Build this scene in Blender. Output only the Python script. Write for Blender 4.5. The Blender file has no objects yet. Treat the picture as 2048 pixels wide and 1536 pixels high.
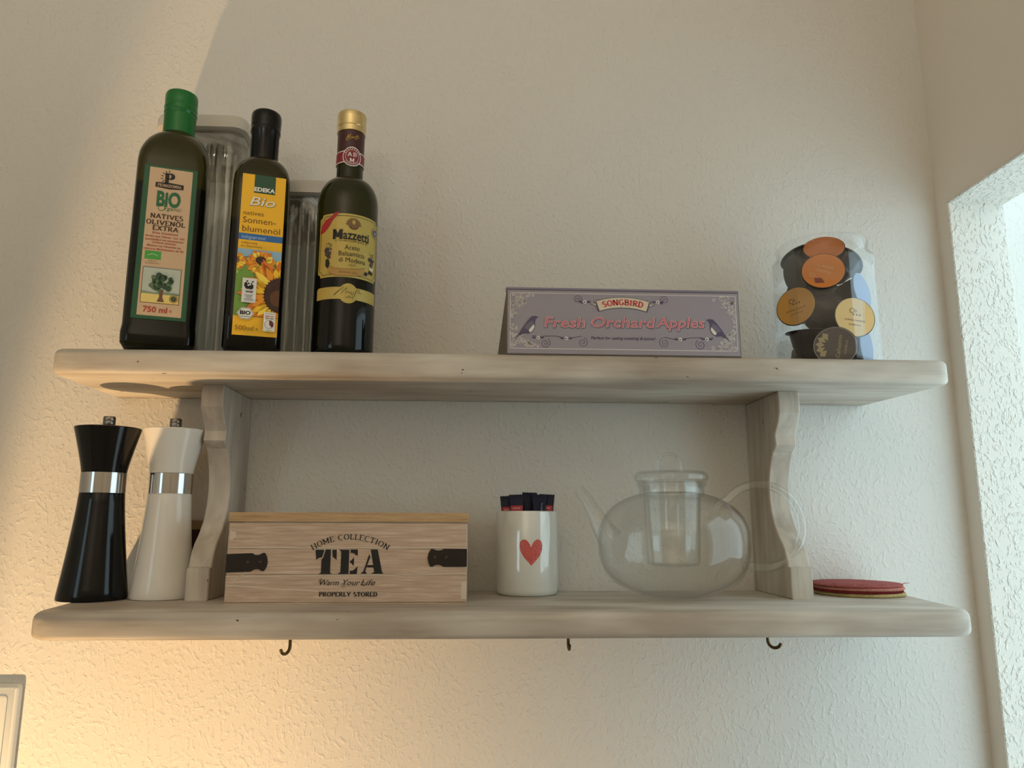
import bpy, bmesh, math, random
from mathutils import Vector, Matrix

S = bpy.context.scene
COL = S.collection
random.seed(7)
R = math.radians

# ------------------------------------------------------------------ camera
YAW, PITCH, ROLL = R(2.8), R(10.25), R(0.18)
cam_d = bpy.data.cameras.new('camera')
cam_d.sensor_width = 36.0
cam_d.lens = 1500.0 / 2048.0 * 36.0
cam_d.clip_start = 0.02
cam = bpy.data.objects.new('camera', cam_d)
COL.objects.link(cam)
fw = Vector((math.sin(YAW) * math.cos(PITCH), math.cos(YAW) * math.cos(PITCH), math.sin(PITCH)))
rt = Vector((math.cos(YAW), -math.sin(YAW), 0))
up = rt.cross(fw)
rt, up = rt * math.cos(ROLL) + up * math.sin(ROLL), -rt * math.sin(ROLL) + up * math.cos(ROLL)
cam.matrix_world = Matrix(((rt.x, up.x, -fw.x, 0.0), (rt.y, up.y, -fw.y, -1.05), (rt.z, up.z, -fw.z, 1.45), (0, 0, 0, 1)))
S.camera = cam

# ------------------------------------------------------------------ sky and lamps
world = bpy.data.worlds.new('overcast_sky')
S.world = world
world.use_nodes = True
bg = world.node_tree.nodes['Background']
bg.inputs['Color'].default_value = (0.70, 0.92, 1.0, 1)
bg.inputs['Strength'].default_value = 2.2


def portal(name, loc, rot, sx, sy):
    d = bpy.data.lights.new(name, 'AREA')
    d.shape = 'RECTANGLE'
    d.size, d.size_y = sx, sy
    d.cycles.is_portal = True
    o = bpy.data.objects.new(name, d)
    COL.objects.link(o)
    o.location = loc
    o.rotation_euler = rot
    return o


# daylight enters through the opening on the right and a window behind the camera
portal('opening_daylight', (0.78, -0.364, 1.30), (0, R(90), 0), 1.24, 0.67)
portal('window_daylight', (-1.85, -2.62, 1.55), (R(90), 0, 0), 0.7, 1.1)

# added warm fill light, bounced off the ceiling behind the camera
up_d = bpy.data.lights.new('ceiling_fill', 'AREA')
up_d.shape = 'DISK'
up_d.size = 0.35
up_d.energy = 16.5
up_d.color = (1.0, 0.91, 0.77)
up_l = bpy.data.objects.new('ceiling_fill', up_d)
COL.objects.link(up_l)
up_l.location = (-0.35, -1.9, 1.75)
up_l.rotation_euler = (R(180), 0, 0)

# warm worktop lamp, low on the left and close to the wall, shaded towards the upper left
lamp_d = bpy.data.lights.new('worktop_lamp', 'SPOT')
lamp_d.energy = 76
lamp_d.color = (1.0, 0.64, 0.31)
lamp_d.shadow_soft_size = 0.018
lamp_d.spot_size = R(50)
lamp_d.spot_blend = 0.30
lamp = bpy.data.objects.new('worktop_lamp', lamp_d)
COL.objects.link(lamp)
lamp.location = (-0.80, -0.55, 0.44)
lamp.rotation_euler = Vector((0.514, 0.372, 0.773)).to_track_quat('-Z', 'Y').to_euler()

S.view_settings.view_transform = 'Standard'
S.view_settings.look = 'None'
S.view_settings.gamma = 1.0
S.view_settings.use_curve_mapping = False
S.view_settings.exposure = 0.0
S.cycles.transparent_max_bounces = 40
S.cycles.max_bounces = 12
S.cycles.diffuse_bounces = 6


# ------------------------------------------------------------------ materials
def lin(h):
    h = h.lstrip('#')
    out = []
    for i in (0, 2, 4):
        v = int(h[i:i + 2], 16) / 255
        out.append(v / 12.92 if v <= 0.04045 else ((v + 0.055) / 1.055) ** 2.4)
    return (*out, 1.0)


MATS = {}


def pm(name, col, rough=0.5, metal=0.0, spec=0.5, coat=0.0):
    if name in MATS:
        return MATS[name]
    m = bpy.data.materials.new(name)
    m.use_nodes = True
    b = m.node_tree.nodes['Principled BSDF']
    b.inputs['Base Color'].default_value = lin(col) if isinstance(col, str) else (*col, 1)
    b.inputs['Roughness'].default_value = rough
    b.inputs['Metallic'].default_value = metal
    b.inputs['Specular IOR Level'].default_value = spec
    b.inputs['Coat Weight'].default_value = coat
    b.inputs['Coat Roughness'].default_value = 0.05
    MATS[name] = m
    return m


def nt(m):
    t = m.node_tree
    return t.nodes, t.links, t.nodes['Principled BSDF']


def ramp(n, stops):
    r = n.new('ShaderNodeValToRGB')
    e = r.color_ramp.elements
    while len(e) < len(stops):
        e.new(0.5)
    for i, (p, c) in enumerate(stops):
        e[i].position = p
        e[i].color = c if len(c) == 4 else (*c, 1)
    return r


def coords(n, l, scale=(1, 1, 1), rot=(0, 0, 0), kind='Object'):
    tc = n.new('ShaderNodeTexCoord')
    mp = n.new('ShaderNodeMapping')
    mp.inputs['Scale'].default_value = scale
    mp.inputs['Rotation'].default_value = rot
    l.new(tc.outputs[kind], mp.inputs['Vector'])
    return mp.outputs['Vector']


def noise(n, l, vec, scale, detail=3, rough=0.55):
    t = n.new('ShaderNodeTexNoise')
    t.inputs['Scale'].default_value = scale
    t.inputs['Detail'].default_value = detail
    t.inputs['Roughness'].default_value = rough
    l.new(vec, t.inputs['Vector'])
    return t


def woodchip(name, col, amount=1.0, plane='xz'):
    """painted woodchip wallpaper: irregular raised flakes under white paint"""
    m = pm(name, col, 0.75, spec=0.25)
    n, l, b = nt(m)
    v = coords(n, l, (1, 1, 0.8))
    w1 = noise(n, l, v, 14, 2)
    # flakes
    mx = n.new('ShaderNodeVectorMath')
    mx.operation = 'MULTIPLY_ADD'
    l.new(w1.outputs['Color'], mx.inputs[0])
    mx.inputs[1].default_value = (0.03, 0.03, 0.03)
    l.new(v, mx.inputs[2])
    a = noise(n, l, mx.outputs[0], 175, 2.0, 0.5)
    ra = ramp(n, [(0.50, (0, 0, 0)), (0.72, (1, 1, 1))])
    l.new(a.outputs['Fac'], ra.inputs['Fac'])
    f = noise(n, l, v, 420, 2)
    add = n.new('ShaderNodeMath')
    add.operation = 'MULTIPLY_ADD'
    l.new(f.outputs['Fac'], add.inputs[0])
    add.inputs[1].default_value = 0.18
    l.new(ra.outputs['Color'], add.inputs[2])
    bp = n.new('ShaderNodeBump')
    bp.inputs['Strength'].default_value = 1.0
    bp.inputs['Distance'].default_value = 0.0011 * amount
    l.new(add.outputs[0], bp.inputs['Height'])
    l.new(bp.outputs['Normal'], b.inputs['Normal'])
    return m


def painted_wood(name, axis='x'):
    """whitewashed old shelf wood: thin grey-white paint, streaks along the grain, chips to red-brown"""
    m = pm(name, '#cfc8bb', 0.5, spec=0.4)
    n, l, b = nt(m)
    sc = (2.2, 26, 26) if axis == 'x' else (26, 26, 2.2)
    v = coords(n, l, sc)
    st = noise(n, l, v, 3.0, 5, 0.6)
    r1 = ramp(n, [(0.28, lin('#b8afa3')), (0.5, lin('#cbc4b8')), (0.72, lin('#d8d2c6'))])
    l.new(st.outputs['Fac'], r1.inputs['Fac'])
    big = noise(n, l, coords(n, l, (1.6, 5, 5) if axis == 'x' else (5, 5, 2)), 2.5, 3)
    r2 = ramp(n, [(0.38, lin('#c9beb4')), (0.62, lin('#ffffff'))])
    l.new(big.outputs['Fac'], r2.inputs['Fac'])
    mul = n.new('ShaderNodeMix')
    mul.data_type = 'RGBA'
    mul.blend_type = 'MULTIPLY'
    mul.inputs['Factor'].default_value = 0.8
    l.new(r1.outputs['Color'], mul.inputs['A'])
    l.new(r2.outputs['Color'], mul.inputs['B'])
    ch = noise(n, l, coords(n, l, (48, 100, 100) if axis == 'x' else (100, 100, 48)), 1.0, 3, 0.6)
    rc = ramp(n, [(0.715, (0, 0, 0)), (0.73, (1, 1, 1))])
    l.new(ch.outputs['Fac'], rc.inputs['Fac'])
    mc = n.new('ShaderNodeMix')
    mc.data_type = 'RGBA'
    l.new(rc.outputs['Color'], mc.inputs['Factor'])
    l.new(mul.outputs['Result'], mc.inputs['A'])
    mc.inputs['B'].default_value = lin('#3d2018')
    l.new(mc.outputs['Result'], b.inputs['Base Color'])
    bp = n.new('ShaderNodeBump')
    bp.inputs['Strength'].default_value = 0.35
    bp.inputs['Distance'].default_value = 0.0012
    l.new(st.outputs['Fac'], bp.inputs['Height'])
    l.new(bp.outputs['Normal'], b.inputs['Normal'])
    return m


def raw_wood(name, base, dark, light):
    m = pm(name, base, 0.65, spec=0.25)
    n, l, b = nt(m)
    v = coords(n, l, (5, 60, 90))
    st = noise(n, l, v, 4.0, 5, 0.65)
    r1 = ramp(n, [(0.3, lin(dark)), (0.52, lin(base)), (0.68, lin(light))])
    l.new(st.outputs['Fac'], r1.inputs['Fac'])
    l.new(r1.outputs['Color'], b.inputs['Base Color'])
    bp = n.new('ShaderNodeBump')
    bp.inputs['Strength'].default_value = 0.3
    bp.inputs['Distance'].default_value = 0.0008
    l.new(st.outputs['Fac'], bp.inputs['Height'])
    l.new(bp.outputs['Normal'], b.inputs['Normal'])
    return m


def clear(name, tint=(0.97, 0.98, 0.975), f0=0.045, rough=0.02, power=4.0, gain=0.9):
    """thin clear glass or plastic wall: straight transmission plus Fresnel gloss"""
    if name in MATS:
        return MATS[name]
    m = bpy.data.materials.new(name)
    m.use_nodes = True
    n, l = m.node_tree.nodes, m.node_tree.links
    n.remove(n['Principled BSDF'])
    out = n['Material Output']
    tr = n.new('ShaderNodeBsdfTransparent')
    tr.inputs['Color'].default_value = (*tint, 1)
    gl = n.new('ShaderNodeBsdfGlossy')
    gl.inputs['Roughness'].default_value = rough
    lw = n.new('ShaderNodeLayerWeight')
    lw.inputs['Blend'].default_value = 0.5
    pw = n.new('ShaderNodeMath')
    pw.operation = 'POWER'
    pw.inputs[1].default_value = power
    l.new(lw.outputs['Facing'], pw.inputs[0])
    ma = n.new('ShaderNodeMath')
    ma.operation = 'MULTIPLY_ADD'
    ma.inputs[1].default_value = gain - f0
    ma.inputs[2].default_value = f0
    l.new(pw.outputs[0], ma.inputs[0])
    mix = n.new('ShaderNodeMixShader')
    l.new(ma.outputs[0], mix.inputs['Fac'])
    l.new(tr.outputs[0], mix.inputs[1])
    l.new(gl.outputs[0], mix.inputs[2])
    l.new(mix.outputs[0], out.inputs['Surface'])
    MATS[name] = m
    return m


def bottle_glass(name, below, above, level):
    """dark green bottle glass, darker where oil or vinegar stands behind it"""
    m = pm(name, below, 0.05, spec=0.32)
    n, l, b = nt(m)
    tc = n.new('ShaderNodeTexCoord')
    sp = n.new('ShaderNodeSeparateXYZ')
    l.new(tc.outputs['Object'], sp.inputs[0])
    mr = n.new('ShaderNodeMapRange')
    mr.inputs['From Min'].default_value = level - 0.002
    mr.inputs['From Max'].default_value = level + 0.002
    l.new(sp.outputs['Z'], mr.inputs['Value'])
    mx = n.new('ShaderNodeMix')
    mx.data_type = 'RGBA'
    l.new(mr.outputs['Result'], mx.inputs['Factor'])
    mx.inputs['A'].default_value = (*below, 1)
    mx.inputs['B'].default_value = (*above, 1)
    l.new(mx.outputs['Result'], b.inputs['Base Color'])
    return m


# ------------------------------------------------------------------ mesh helpers
class MB:
    def __init__(self):
        self.v, self.f, self.m = [], [], []

    def add(self, vs, fs, mi=0):
        o = len(self.v)
        self.v += [tuple(p) for p in vs]
        self.f += [tuple(i + o for i in q) for q in fs]
        self.m += [mi] * len(fs)
        return self

    def loft(self, rings, mi=0, cap0=True, cap1=True, closed=True):
        k = len(rings[0])
        vs = [p for r in rings for p in r]
        fs = []
        for i in range(len(rings) - 1):
            for j in range(k if closed else k - 1):
                a, b = i * k + j, i * k + (j + 1) % k
                fs.append((a, b, b + k, a + k))
        if cap0:
            fs.append(tuple(range(k - 1, -1, -1)))
        if cap1:
            fs.append(tuple((len(rings) - 1) * k + j for j in range(k)))
        return self.add(vs, fs, mi)

    def lathe(self, prof, seg=48, mi=0, closed_profile=False):
        """prof: (r, z) from bottom to top"""
        rings = []
        pr = list(prof) + ([prof[0]] if closed_profile else [])
        for r, z in pr:
            r = max(r, 1e-5)
            rings.append([(r * math.cos(2 * math.pi * j / seg), r * math.sin(2 * math.pi * j / seg), z) for j in range(seg)])
        return self.loft(rings, mi, cap0=not closed_profile, cap1=not closed_profile)

    def tube(self, pts, rad, seg=12, mi=0, caps=True):
        pts = [Vector(p) for p in pts]
        rings = []
        prev = None
        for i, p in enumerate(pts):
            t = (pts[min(i + 1, len(pts) - 1)] - pts[max(i - 1, 0)]).normalized()
            if prev is None:
                a = Vector((0, 0, 1)) if abs(t.z) < 0.9 else Vector((1, 0, 0))
                u = t.cross(a).normalized()
            else:
                u = (prev - t * prev.dot(t)).normalized()
            prev = u
            w = t.cross(u)
            r = rad[i] if isinstance(rad, (list, tuple)) else rad
            rings.append([p + (u * math.cos(2 * math.pi * j / seg) + w * math.sin(2 * math.pi * j / seg)) * r for j in range(seg)])
        return self.loft(rings, mi, caps, caps)

    def prism(self, poly, levels, fn, mi=0):
        """poly: 2D outline; levels: (t, inset) steps; fn(u, v, t) -> xyz"""
        rings = []
        for t, ins in levels:
            rings.append([fn(u, v, t) for u, v in inset(poly, ins)])
        return self.loft(rings, mi)

    def box(self, x0, x1, y0, y1, z0, z1, bev=0.0, mi=0):
        c = bev * 0.7
        if bev:
            poly = [(x0 + c, y0), (x1 - c, y0), (x1, y0 + c), (x1, y1 - c), (x1 - c, y1), (x0 + c, y1), (x0, y1 - c), (x0, y0 + c)]
            lv = [(z0, c), (z0 + c, 0), (z1 - c, 0), (z1, c)]
        else:
            poly = [(x0, y0), (x1, y0), (x1, y1), (x0, y1)]
            lv = [(z0, 0), (z1, 0)]
        return self.prism(poly, lv, lambda u, v, t: (u, v, t), mi)

    def xf(self, mat):
        self.v = [tuple(mat @ Vector(p)) for p in self.v]
        return self

    def obj(self, name, mats, parent=None, smooth=30, loc=None):
        me = bpy.data.meshes.new(name)
        me.from_pydata(self.v, [], self.f)
        bm = bmesh.new()
        bm.from_mesh(me)
        for i, fc in enumerate(bm.faces):
            fc.material_index = self.m[i]
        bmesh.ops.recalc_face_normals(bm, faces=bm.faces)
        bm.to_mesh(me)
        bm.free()
        mats = mats if isinstance(mats, (list, tuple)) else [mats]
        for m in mats:
            me.materials.append(m)
        if smooth:
            me.polygons.foreach_set('use_smooth', [True] * len(me.polygons))
            me.set_sharp_from_angle(angle=R(smooth))
        o = bpy.data.objects.new(name, me)
        COL.objects.link(o)
        if parent:
            o.parent = parent
        if loc:
            o.location = loc
        return o


def inset(poly, d):
    if abs(d) < 1e-9:
        return poly
    n = len(poly)
    area = sum(poly[i][0] * poly[(i + 1) % n][1] - poly[(i + 1) % n][0] * poly[i][1] for i in range(n))
    s = 1 if area > 0 else -1
    out = []
    for i in range(n):
        a, b, c = Vector(poly[i - 1]), Vector(poly[i]), Vector(poly[(i + 1) % n])
        e1, e2 = (b - a).normalized(), (c - b).normalized()
        n1, n2 = Vector((-e1.y, e1.x)) * s, Vector((-e2.y, e2.x)) * s
        k = (n1 + n2)
        k = k / max(0.35, k.length_squared) * 2 if k.length > 1e-6 else n1
        out.append(tuple(b + k * d))
    return out


def round_poly(poly, radii, seg=6):
    """round each corner of a polygon"""
    n = len(poly)
    out = []
    for i in range(n):
        a, b, c = Vector(poly[i - 1]), Vector(poly[i]), Vector(poly[(i + 1) % n])
        r = radii[i] if isinstance(radii, (list, tuple)) else radii
        if r <= 0:
            out.append(tuple(b))
            continue
        d1, d2 = (a - b).normalized(), (c - b).normalized()
        p1, p2 = b + d1 * r, b + d2 * r
        for k in range(seg + 1):
            t = k / seg
            out.append(tuple(p1 * (1 - t) ** 2 + b * 2 * t * (1 - t) + p2 * t * t))
    return out


def rring(hw, hd, rc, z, k=6, cx=0.0, cy=0.0):
    rc = min(rc, hw, hd)
    out = []
    for ci, (sx, sy) in enumerate(((1, 1), (-1, 1), (-1, -1), (1, -1))):
        for j in range(k + 1):
            a = R(90 * ci + 90 * j / k)
            out.append((cx + sx * (hw - rc) + rc * math.cos(a), cy + sy * (hd - rc) + rc * math.sin(a), z))
    return out


def tag(o, label, cat, group=None, kind=None):
    o['label'] = label
    o['category'] = cat
    if group:
        o['group'] = group
    if kind:
        o['kind'] = kind
    return o


def thing(name, loc, label, cat, group=None, rz=0.0):
    o = bpy.data.objects.new(name, None)
    o.empty_display_size = 0.02
    COL.objects.link(o)
    o.location = loc
    o.rotation_euler = (0, 0, rz)
    return tag(o, label, cat, group)


def struct(o):
    o['kind'] = 'structure'
    return o


# ------------------------------------------------------------------ flat print (lettering, pictures)
_tcache = {}


def font_mesh(s, off=0.0):
    key = (s, off)
    if key not in _tcache:
        cu = bpy.data.curves.new('t', 'FONT')
        cu.body = s
        cu.size = 1.0
        cu.offset = off
        cu.resolution_u = 3
        o = bpy.data.objects.new('t', cu)
        me = bpy.data.meshes.new_from_object(o)
        vs = [(v.co.x, v.co.y) for v in me.vertices]
        fs = [tuple(p.vertices) for p in me.polygons]
        bpy.data.objects.remove(o)
        bpy.data.curves.remove(cu)
        bpy.data.meshes.remove(me)
        _tcache[key] = (vs, fs)
    return _tcache[key]


def arc(cx, cy, rx, ry, a0, a1, n=8):
    return [(cx + rx * math.cos(R(a0 + (a1 - a0) * i / n)), cy + ry * math.sin(R(a0 + (a1 - a0) * i / n))) for i in range(n + 1)]


# slab-serif capitals drawn as strokes: width, strokes, foot/head serif points
SER = {
    'A': (.86, [[(.08, 0), (.43, 1)], [(.43, 1), (.78, 0)], [(.2, .34), (.66, .34)]], [(.08, 0), (.78, 0)]),
    'B': (.72, [[(.14, 0), (.14, 1)], [(.14, 1), (.4, 1)] + arc(.4, .76, .2, .24, 90, -90, 6) + [(.14, .52)], [(.14, .52), (.42, .52)] + arc(.42, .26, .23, .26, 90, -90, 6) + [(.14, 0)]], [(.12, 0), (.12, 1)]),
    'C': (.78, [arc(.43, .5, .34, .5, 48, 312, 12)], []),
    'D': (.78, [[(.14, 0), (.14, 1)], [(.14, 1), (.36, 1)] + arc(.36, .5, .33, .5, 90, -90, 10) + [(.14, 0)]], [(.12, 0), (.12, 1)]),
    'E': (.68, [[(.14, 0), (.14, 1)], [(.14, 1), (.58, 1), (.58, .82)], [(.14, .52), (.45, .52)], [(.14, 0), (.6, 0), (.6, .2)]], [(.12, 0), (.12, 1)]),
    'G': (.82, [arc(.43, .5, .34, .5, 48, 318, 12) + [(.7, .42)], [(.5, .42), (.78, .42)]], []),
    'H': (.86, [[(.16, 0), (.16, 1)], [(.7, 0), (.7, 1)], [(.16, .5), (.7, .5)]], [(.16, 0), (.16, 1), (.7, 0), (.7, 1)]),
    'I': (.42, [[(.21, 0), (.21, 1)]], [(.21, 0), (.21, 1)]),
    'L': (.64, [[(.16, 0), (.16, 1)], [(.16, 0), (.56, 0), (.56, .24)]], [(.16, 0), (.16, 1)]),
    'M': (1.0, [[(.16, 0), (.16, 1)], [(.16, 1), (.5, .2)], [(.5, .2), (.84, 1)], [(.84, 1), (.84, 0)]], [(.16, 0), (.84, 0), (.12, 1), (.88, 1)]),
    'N': (.86, [[(.16, 0), (.16, 1)], [(.16, 1), (.7, 0)], [(.7, 0), (.7, 1)]], [(.16, 0), (.13, 1), (.7, 1)]),
    'O': (.84, [arc(.42, .5, .34, .5, 0, 360, 16)], []),
    'P': (.7, [[(.16, 0), (.16, 1)], [(.16, 1), (.4, 1)] + arc(.4, .74, .22, .26, 90, -90, 8) + [(.16, .48)]], [(.16, 0), (.12, 1)]),
    'R': (.8, [[(.16, 0), (.16, 1)], [(.16, 1), (.4, 1)] + arc(.4, .75, .22, .25, 90, -90, 8) + [(.16, .5)], [(.38, .5), (.68, 0)]], [(.16, 0), (.12, 1), (.7, 0)]),
    'S': (.66, [arc(.33, .74, .22, .26, 40, 250, 8) + arc(.33, .25, .24, .25, 80, -140, 8)], []),
    'T': (.76, [[(.38, 0), (.38, 1)], [(.08, .78), (.08, 1), (.68, 1), (.68, .78)]], [(.38, 0)]),
    'V': (.84, [[(.08, 1), (.42, 0)], [(.42, 0), (.76, 1)]], [(.08, 1), (.76, 1)]),
    'X': (.84, [[(.1, 1), (.72, 0)], [(.1, 0), (.72, 1)]], [(.1, 0), (.72, 0), (.1, 1), (.72, 1)]),
    'Y': (.82, [[(.08, 1), (.4, .48)], [(.74, 1), (.4, .48)], [(.4, .48), (.4, 0)]], [(.08, 1), (.74, 1), (.4, 0)]),
    ' ': (.4, [], []),
}
SER['Ö'] = (.84, SER['O'][1] + [[(.27, 1.12), (.27, 1.26)], [(.57, 1.12), (.57, 1.26)]], [])


class Art:
    """flat print: polygons in label coordinates (x across, z up), one layer above another"""

    def __init__(self, step=0.00016):
        self.p = []
        self.mats = []
        self.step = step

    def mi(self, m):
        if m not in self.mats:
            self.mats.append(m)
        return self.mats.index(m)

    def poly(self, pts, m, L=1):
        self.p.append(([tuple(q) for q in pts], [tuple(range(len(pts)))], self.mi(m), L))
        return self

    def rect(self, x0, x1, z0, z1, m, L=1):
        return self.poly([(x0, z0), (x1, z0), (x1, z1), (x0, z1)], m, L)

    def disc(self, x, z, r, m, L=1, rz=None, n=24, a0=0, a1=360):
        pts = arc(x, z, r, rz or r, a0, a1, n)
        if a1 - a0 >= 360:
            pts = pts[:-1]
        else:
            pts = [(x, z)] + pts
        return self.poly(pts, m, L)

    def stroke(self, pts, w, m, L=1, closed=False):
        pts = [Vector(q) for q in pts]
        if closed:
            pts.append(pts[0])
        n = len(pts)
        vs = []
        for i, q in enumerate(pts):
            t = pts[min(i + 1, n - 1)] - pts[max(i - 1, 0)]
            if closed and i in (0, n - 1):
                t = pts[1] - pts[-2]
            t = t.normalized() if t.length > 1e-9 else Vector((1, 0))
            ww = w[i] if isinstance(w, (list, tuple)) else w
            k = Vector((-t.y, t.x)) * ww / 2
            vs += [tuple(q + k), tuple(q - k)]
        self.p.append((vs, [(2 * i, 2 * i + 1, 2 * i + 3, 2 * i + 2) for i in range(n - 1)], self.mi(m), L))
        return self

    def ring(self, x, z, r, w, m, L=1, rz=None, n=28, a0=0, a1=360):
        pts = arc(x, z, r, rz or r, a0, a1, n)
        return self.stroke(pts[:-1] if a1 - a0 >= 360 else pts, w, m, L, a1 - a0 >= 360)

    def spiral(self, x, z, r, turns, a0, w, m, L=1, hand=1, n=26):
        pts = []
        for i in range(n):
            t = i / (n - 1)
            a = R(a0) + hand * t * turns * 2 * math.pi
            rr = r * (1 - 0.88 * t)
            pts.append((x + rr * math.cos(a), z + rr * math.sin(a)))
        return self.stroke(pts, w, m, L)

    def text(self, s, cx, cz, h, m, L=2, w=None, bold=0.0, shear=0.0, rot=0.0, bend=None, align='c'):
        """h = cap height; cz = middle of the caps"""
        vs, fs = font_mesh(s, bold)
        if not vs:
            return self
        k = h / 0.72
        x0, x1 = min(v[0] for v in vs), max(v[0] for v in vs)
        kx = (w / (x1 - x0)) if w else k
        c = (x0 + x1) / 2 if align == 'c' else x0
        out = []
        for x, y in vs:
            X, Z = (x - c) * kx, y * k - h / 2
            X += shear * Z
            if bend:
                a = X / bend
                X, Z = (bend + Z) * math.sin(a), (bend + Z) * math.cos(a) - bend
            X, Z = X * math.cos(rot) - Z * math.sin(rot), X * math.sin(rot) + Z * math.cos(rot)
            out.append((cx + X, cz + Z))
        self.p.append((out, fs, self.mi(m), L))
        return self

    def serif(self, s, cx, cz, h, w, m, L=2, wt=0.17, thin=0.10, slab=0.2, bend=None, slant=0.0, gap=0.08):
        tot = sum(SER[c][0] for c in s) + gap * (len(s) - 1)
        kx = w / tot
        x = -tot / 2

        def put(pts_list, faces):
            out = []
            for X, Y in pts_list:
                X, Z = X * kx, Y * h - h / 2
                X += slant * Z
                if bend:
                    a = X / bend
                    X, Z = (bend + Z) * math.sin(a), (bend + Z) * math.cos(a) - bend
                out.append((cx + X, cz + Z))
            self.p.append((out, faces, self.mi(m), L))

        for c in s:
            gw, strokes, ser = SER[c]
            for st in strokes:
                vs = []
                n = len(st)
                closed = len(st) > 10 and abs(st[0][0] - st[-1][0]) < 1e-6 and abs(st[0][1] - st[-1][1]) < 1e-6
                for i, q in enumerate(st):
                    a, b = st[max(i - 1, 0)], st[min(i + 1, n - 1)]
                    if closed and i in (0, n - 1):
                        a, b = st[-2], st[1]
                    t = Vector((b[0] - a[0], b[1] - a[1]))
                    t = t.normalized() if t.length > 1e-9 else Vector((1, 0))
                    ww = thin + (wt - thin) * abs(t.y)
                    k = Vector((-t.y, t.x)) * ww / 2
                    vs += [(x + q[0] + k.x, q[1] + k.y), (x + q[0] - k.x, q[1] - k.y)]
                put(vs, [(2 * i, 2 * i + 1, 2 * i + 3, 2 * i + 2) for i in range(n - 1)])
            for sx, sy in ser:
                d = slab / 2 + 0.04
                y0, y1 = (-0.02, 0.09) if sy < 0.5 else (0.91, 1.02)
                put([(x + sx - d, y0), (x + sx + d, y0), (x + sx + d, y1), (x + sx - d, y1)], [(0, 1, 2, 3)])
            x += gw + gap
        return self

    def build(self, name, parent, fn, cut=None, clip=None, base=0.0):
        bm = bmesh.new()
        for vs, fs, mi, L in self.p:
            bv = [bm.verts.new((x, z, L * self.step)) for x, z in vs]
            for f in fs:
                try:
                    bm.faces.new([bv[i] for i in f]).material_index = mi
                except ValueError:
                    pass
        if clip:
            x0, x1, z0, z1 = clip
            for co, no in (((x0, 0, 0), (-1, 0, 0)), ((x1, 0, 0), (1, 0, 0)), ((0, z0, 0), (0, -1, 0)), ((0, z1, 0), (0, 1, 0))):
                bmesh.ops.bisect_plane(bm, geom=bm.verts[:] + bm.edges[:] + bm.faces[:], plane_co=co, plane_no=no, clear_outer=True)
        if cut:
            xs = [v.co.x for v in bm.verts]
            k = math.ceil(min(xs) / cut)
            while k * cut < max(xs):
                bmesh.ops.bisect_plane(bm, geom=bm.verts[:] + bm.edges[:] + bm.faces[:], plane_co=(k * cut, 0, 0), plane_no=(1, 0, 0))
                k += 1
        for f in bm.faces:
            f.normal_update()
            if f.normal.z < 0:
                f.normal_flip()
        # 2D (x, z, layer) -> 3D keeps the printed side outwards
        for v in bm.verts:
            v.co = fn(v.co.x, v.co.y, v.co.z + base)
        me = bpy.data.meshes.new(name)
        bm.to_mesh(me)
        bm.free()
        for m in self.mats:
            me.materials.append(m)
        o = bpy.data.objects.new(name, me)
        COL.objects.link(o)
        o.parent = parent
        return o


def flat(y):
    return lambda x, z, d: (x, y - d, z)


def cyl(rad, a0=0.0):
    return lambda x, z, d: ((rad + d) * math.sin(x / rad + a0), -(rad + d) * math.cos(x / rad + a0), z)


def affine(bl, br, tl, w, h):
    """photo-measured layout positions -> label coordinates, origin at the lower left corner"""
    a, b = br[0] - bl[0], tl[0] - bl[0]
    c, d = br[1] - bl[1], tl[1] - bl[1]
    det = a * d - b * c

    def f(x, y):
        X, Y = x - bl[0], y - bl[1]
        return ((d * X - b * Y) / det * w, (-c * X + a * Y) / det * h)
    return f


# ------------------------------------------------------------------ the room
wall_m = woodchip('woodchip_wallpaper', '#dad7d0', 0.5)
jamb_m = woodchip('woodchip_wallpaper_coarse', '#e2ded4', 1.5)
plain_m = pm('painted_plaster', '#e4ddd2', 0.8, spec=0.2)

struct(MB().box(-2.4, 0.90, 0.0, 0.12, 0.0, 2.6).obj('wall_back', wall_m, smooth=0))
wr = MB()
wr.box(0.70, 0.785, -0.028, 0.0, 0.0, 2.6)                 # strip between corner and opening
wr.box(0.70, 0.785, -2.6, -0.70, 0.0, 2.6)                 # beyond the opening
wr.box(0.70, 0.785, -0.70, -0.028, 1.92, 2.6)              # above the opening
wr.box(0.70, 0.785, -0.70, -0.028, 0.0, 0.68)              # parapet below
wall_r = struct(wr.obj('wall_right', plain_m, smooth=0))
# woodchip lining of the opening
rv = MB().box(0.6985, 0.785, -0.0325, -0.0282, 0.68, 1.9195, 0.002)
rv.box(0.6985, 0.785, -0.70, -0.0285, 1.9155, 1.9198, 0.002)
struct(rv.obj('trim_1', jamb_m, smooth=0))
struct(MB().box(-2.5, -2.4, -2.6, 0.12, 0.0, 2.6).obj('wall_left', plain_m, smooth=0))
wb = MB()
wb.box(-2.5, -2.20, -2.7, -2.6, 0, 2.6)
wb.box(-1.50, 0.785, -2.7, -2.6, 0, 2.6)
wb.box(-2.20, -1.50, -2.7, -2.6, 0, 1.0)
wb.box(-2.20, -1.50, -2.7, -2.6, 2.1, 2.6)
struct(wb.obj('wall_rear', plain_m, smooth=0))
struct(MB().box(-2.5, 0.90, -2.7, 0.12, 2.6, 2.7).obj('ceiling', plain_m, smooth=0))
struct(MB().box(-2.5, 0.90, -2.7, 0.12, -0.1, 0.0).obj('floor', pm('oak_floor', '#a98d6c', 0.5), smooth=0))

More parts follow.
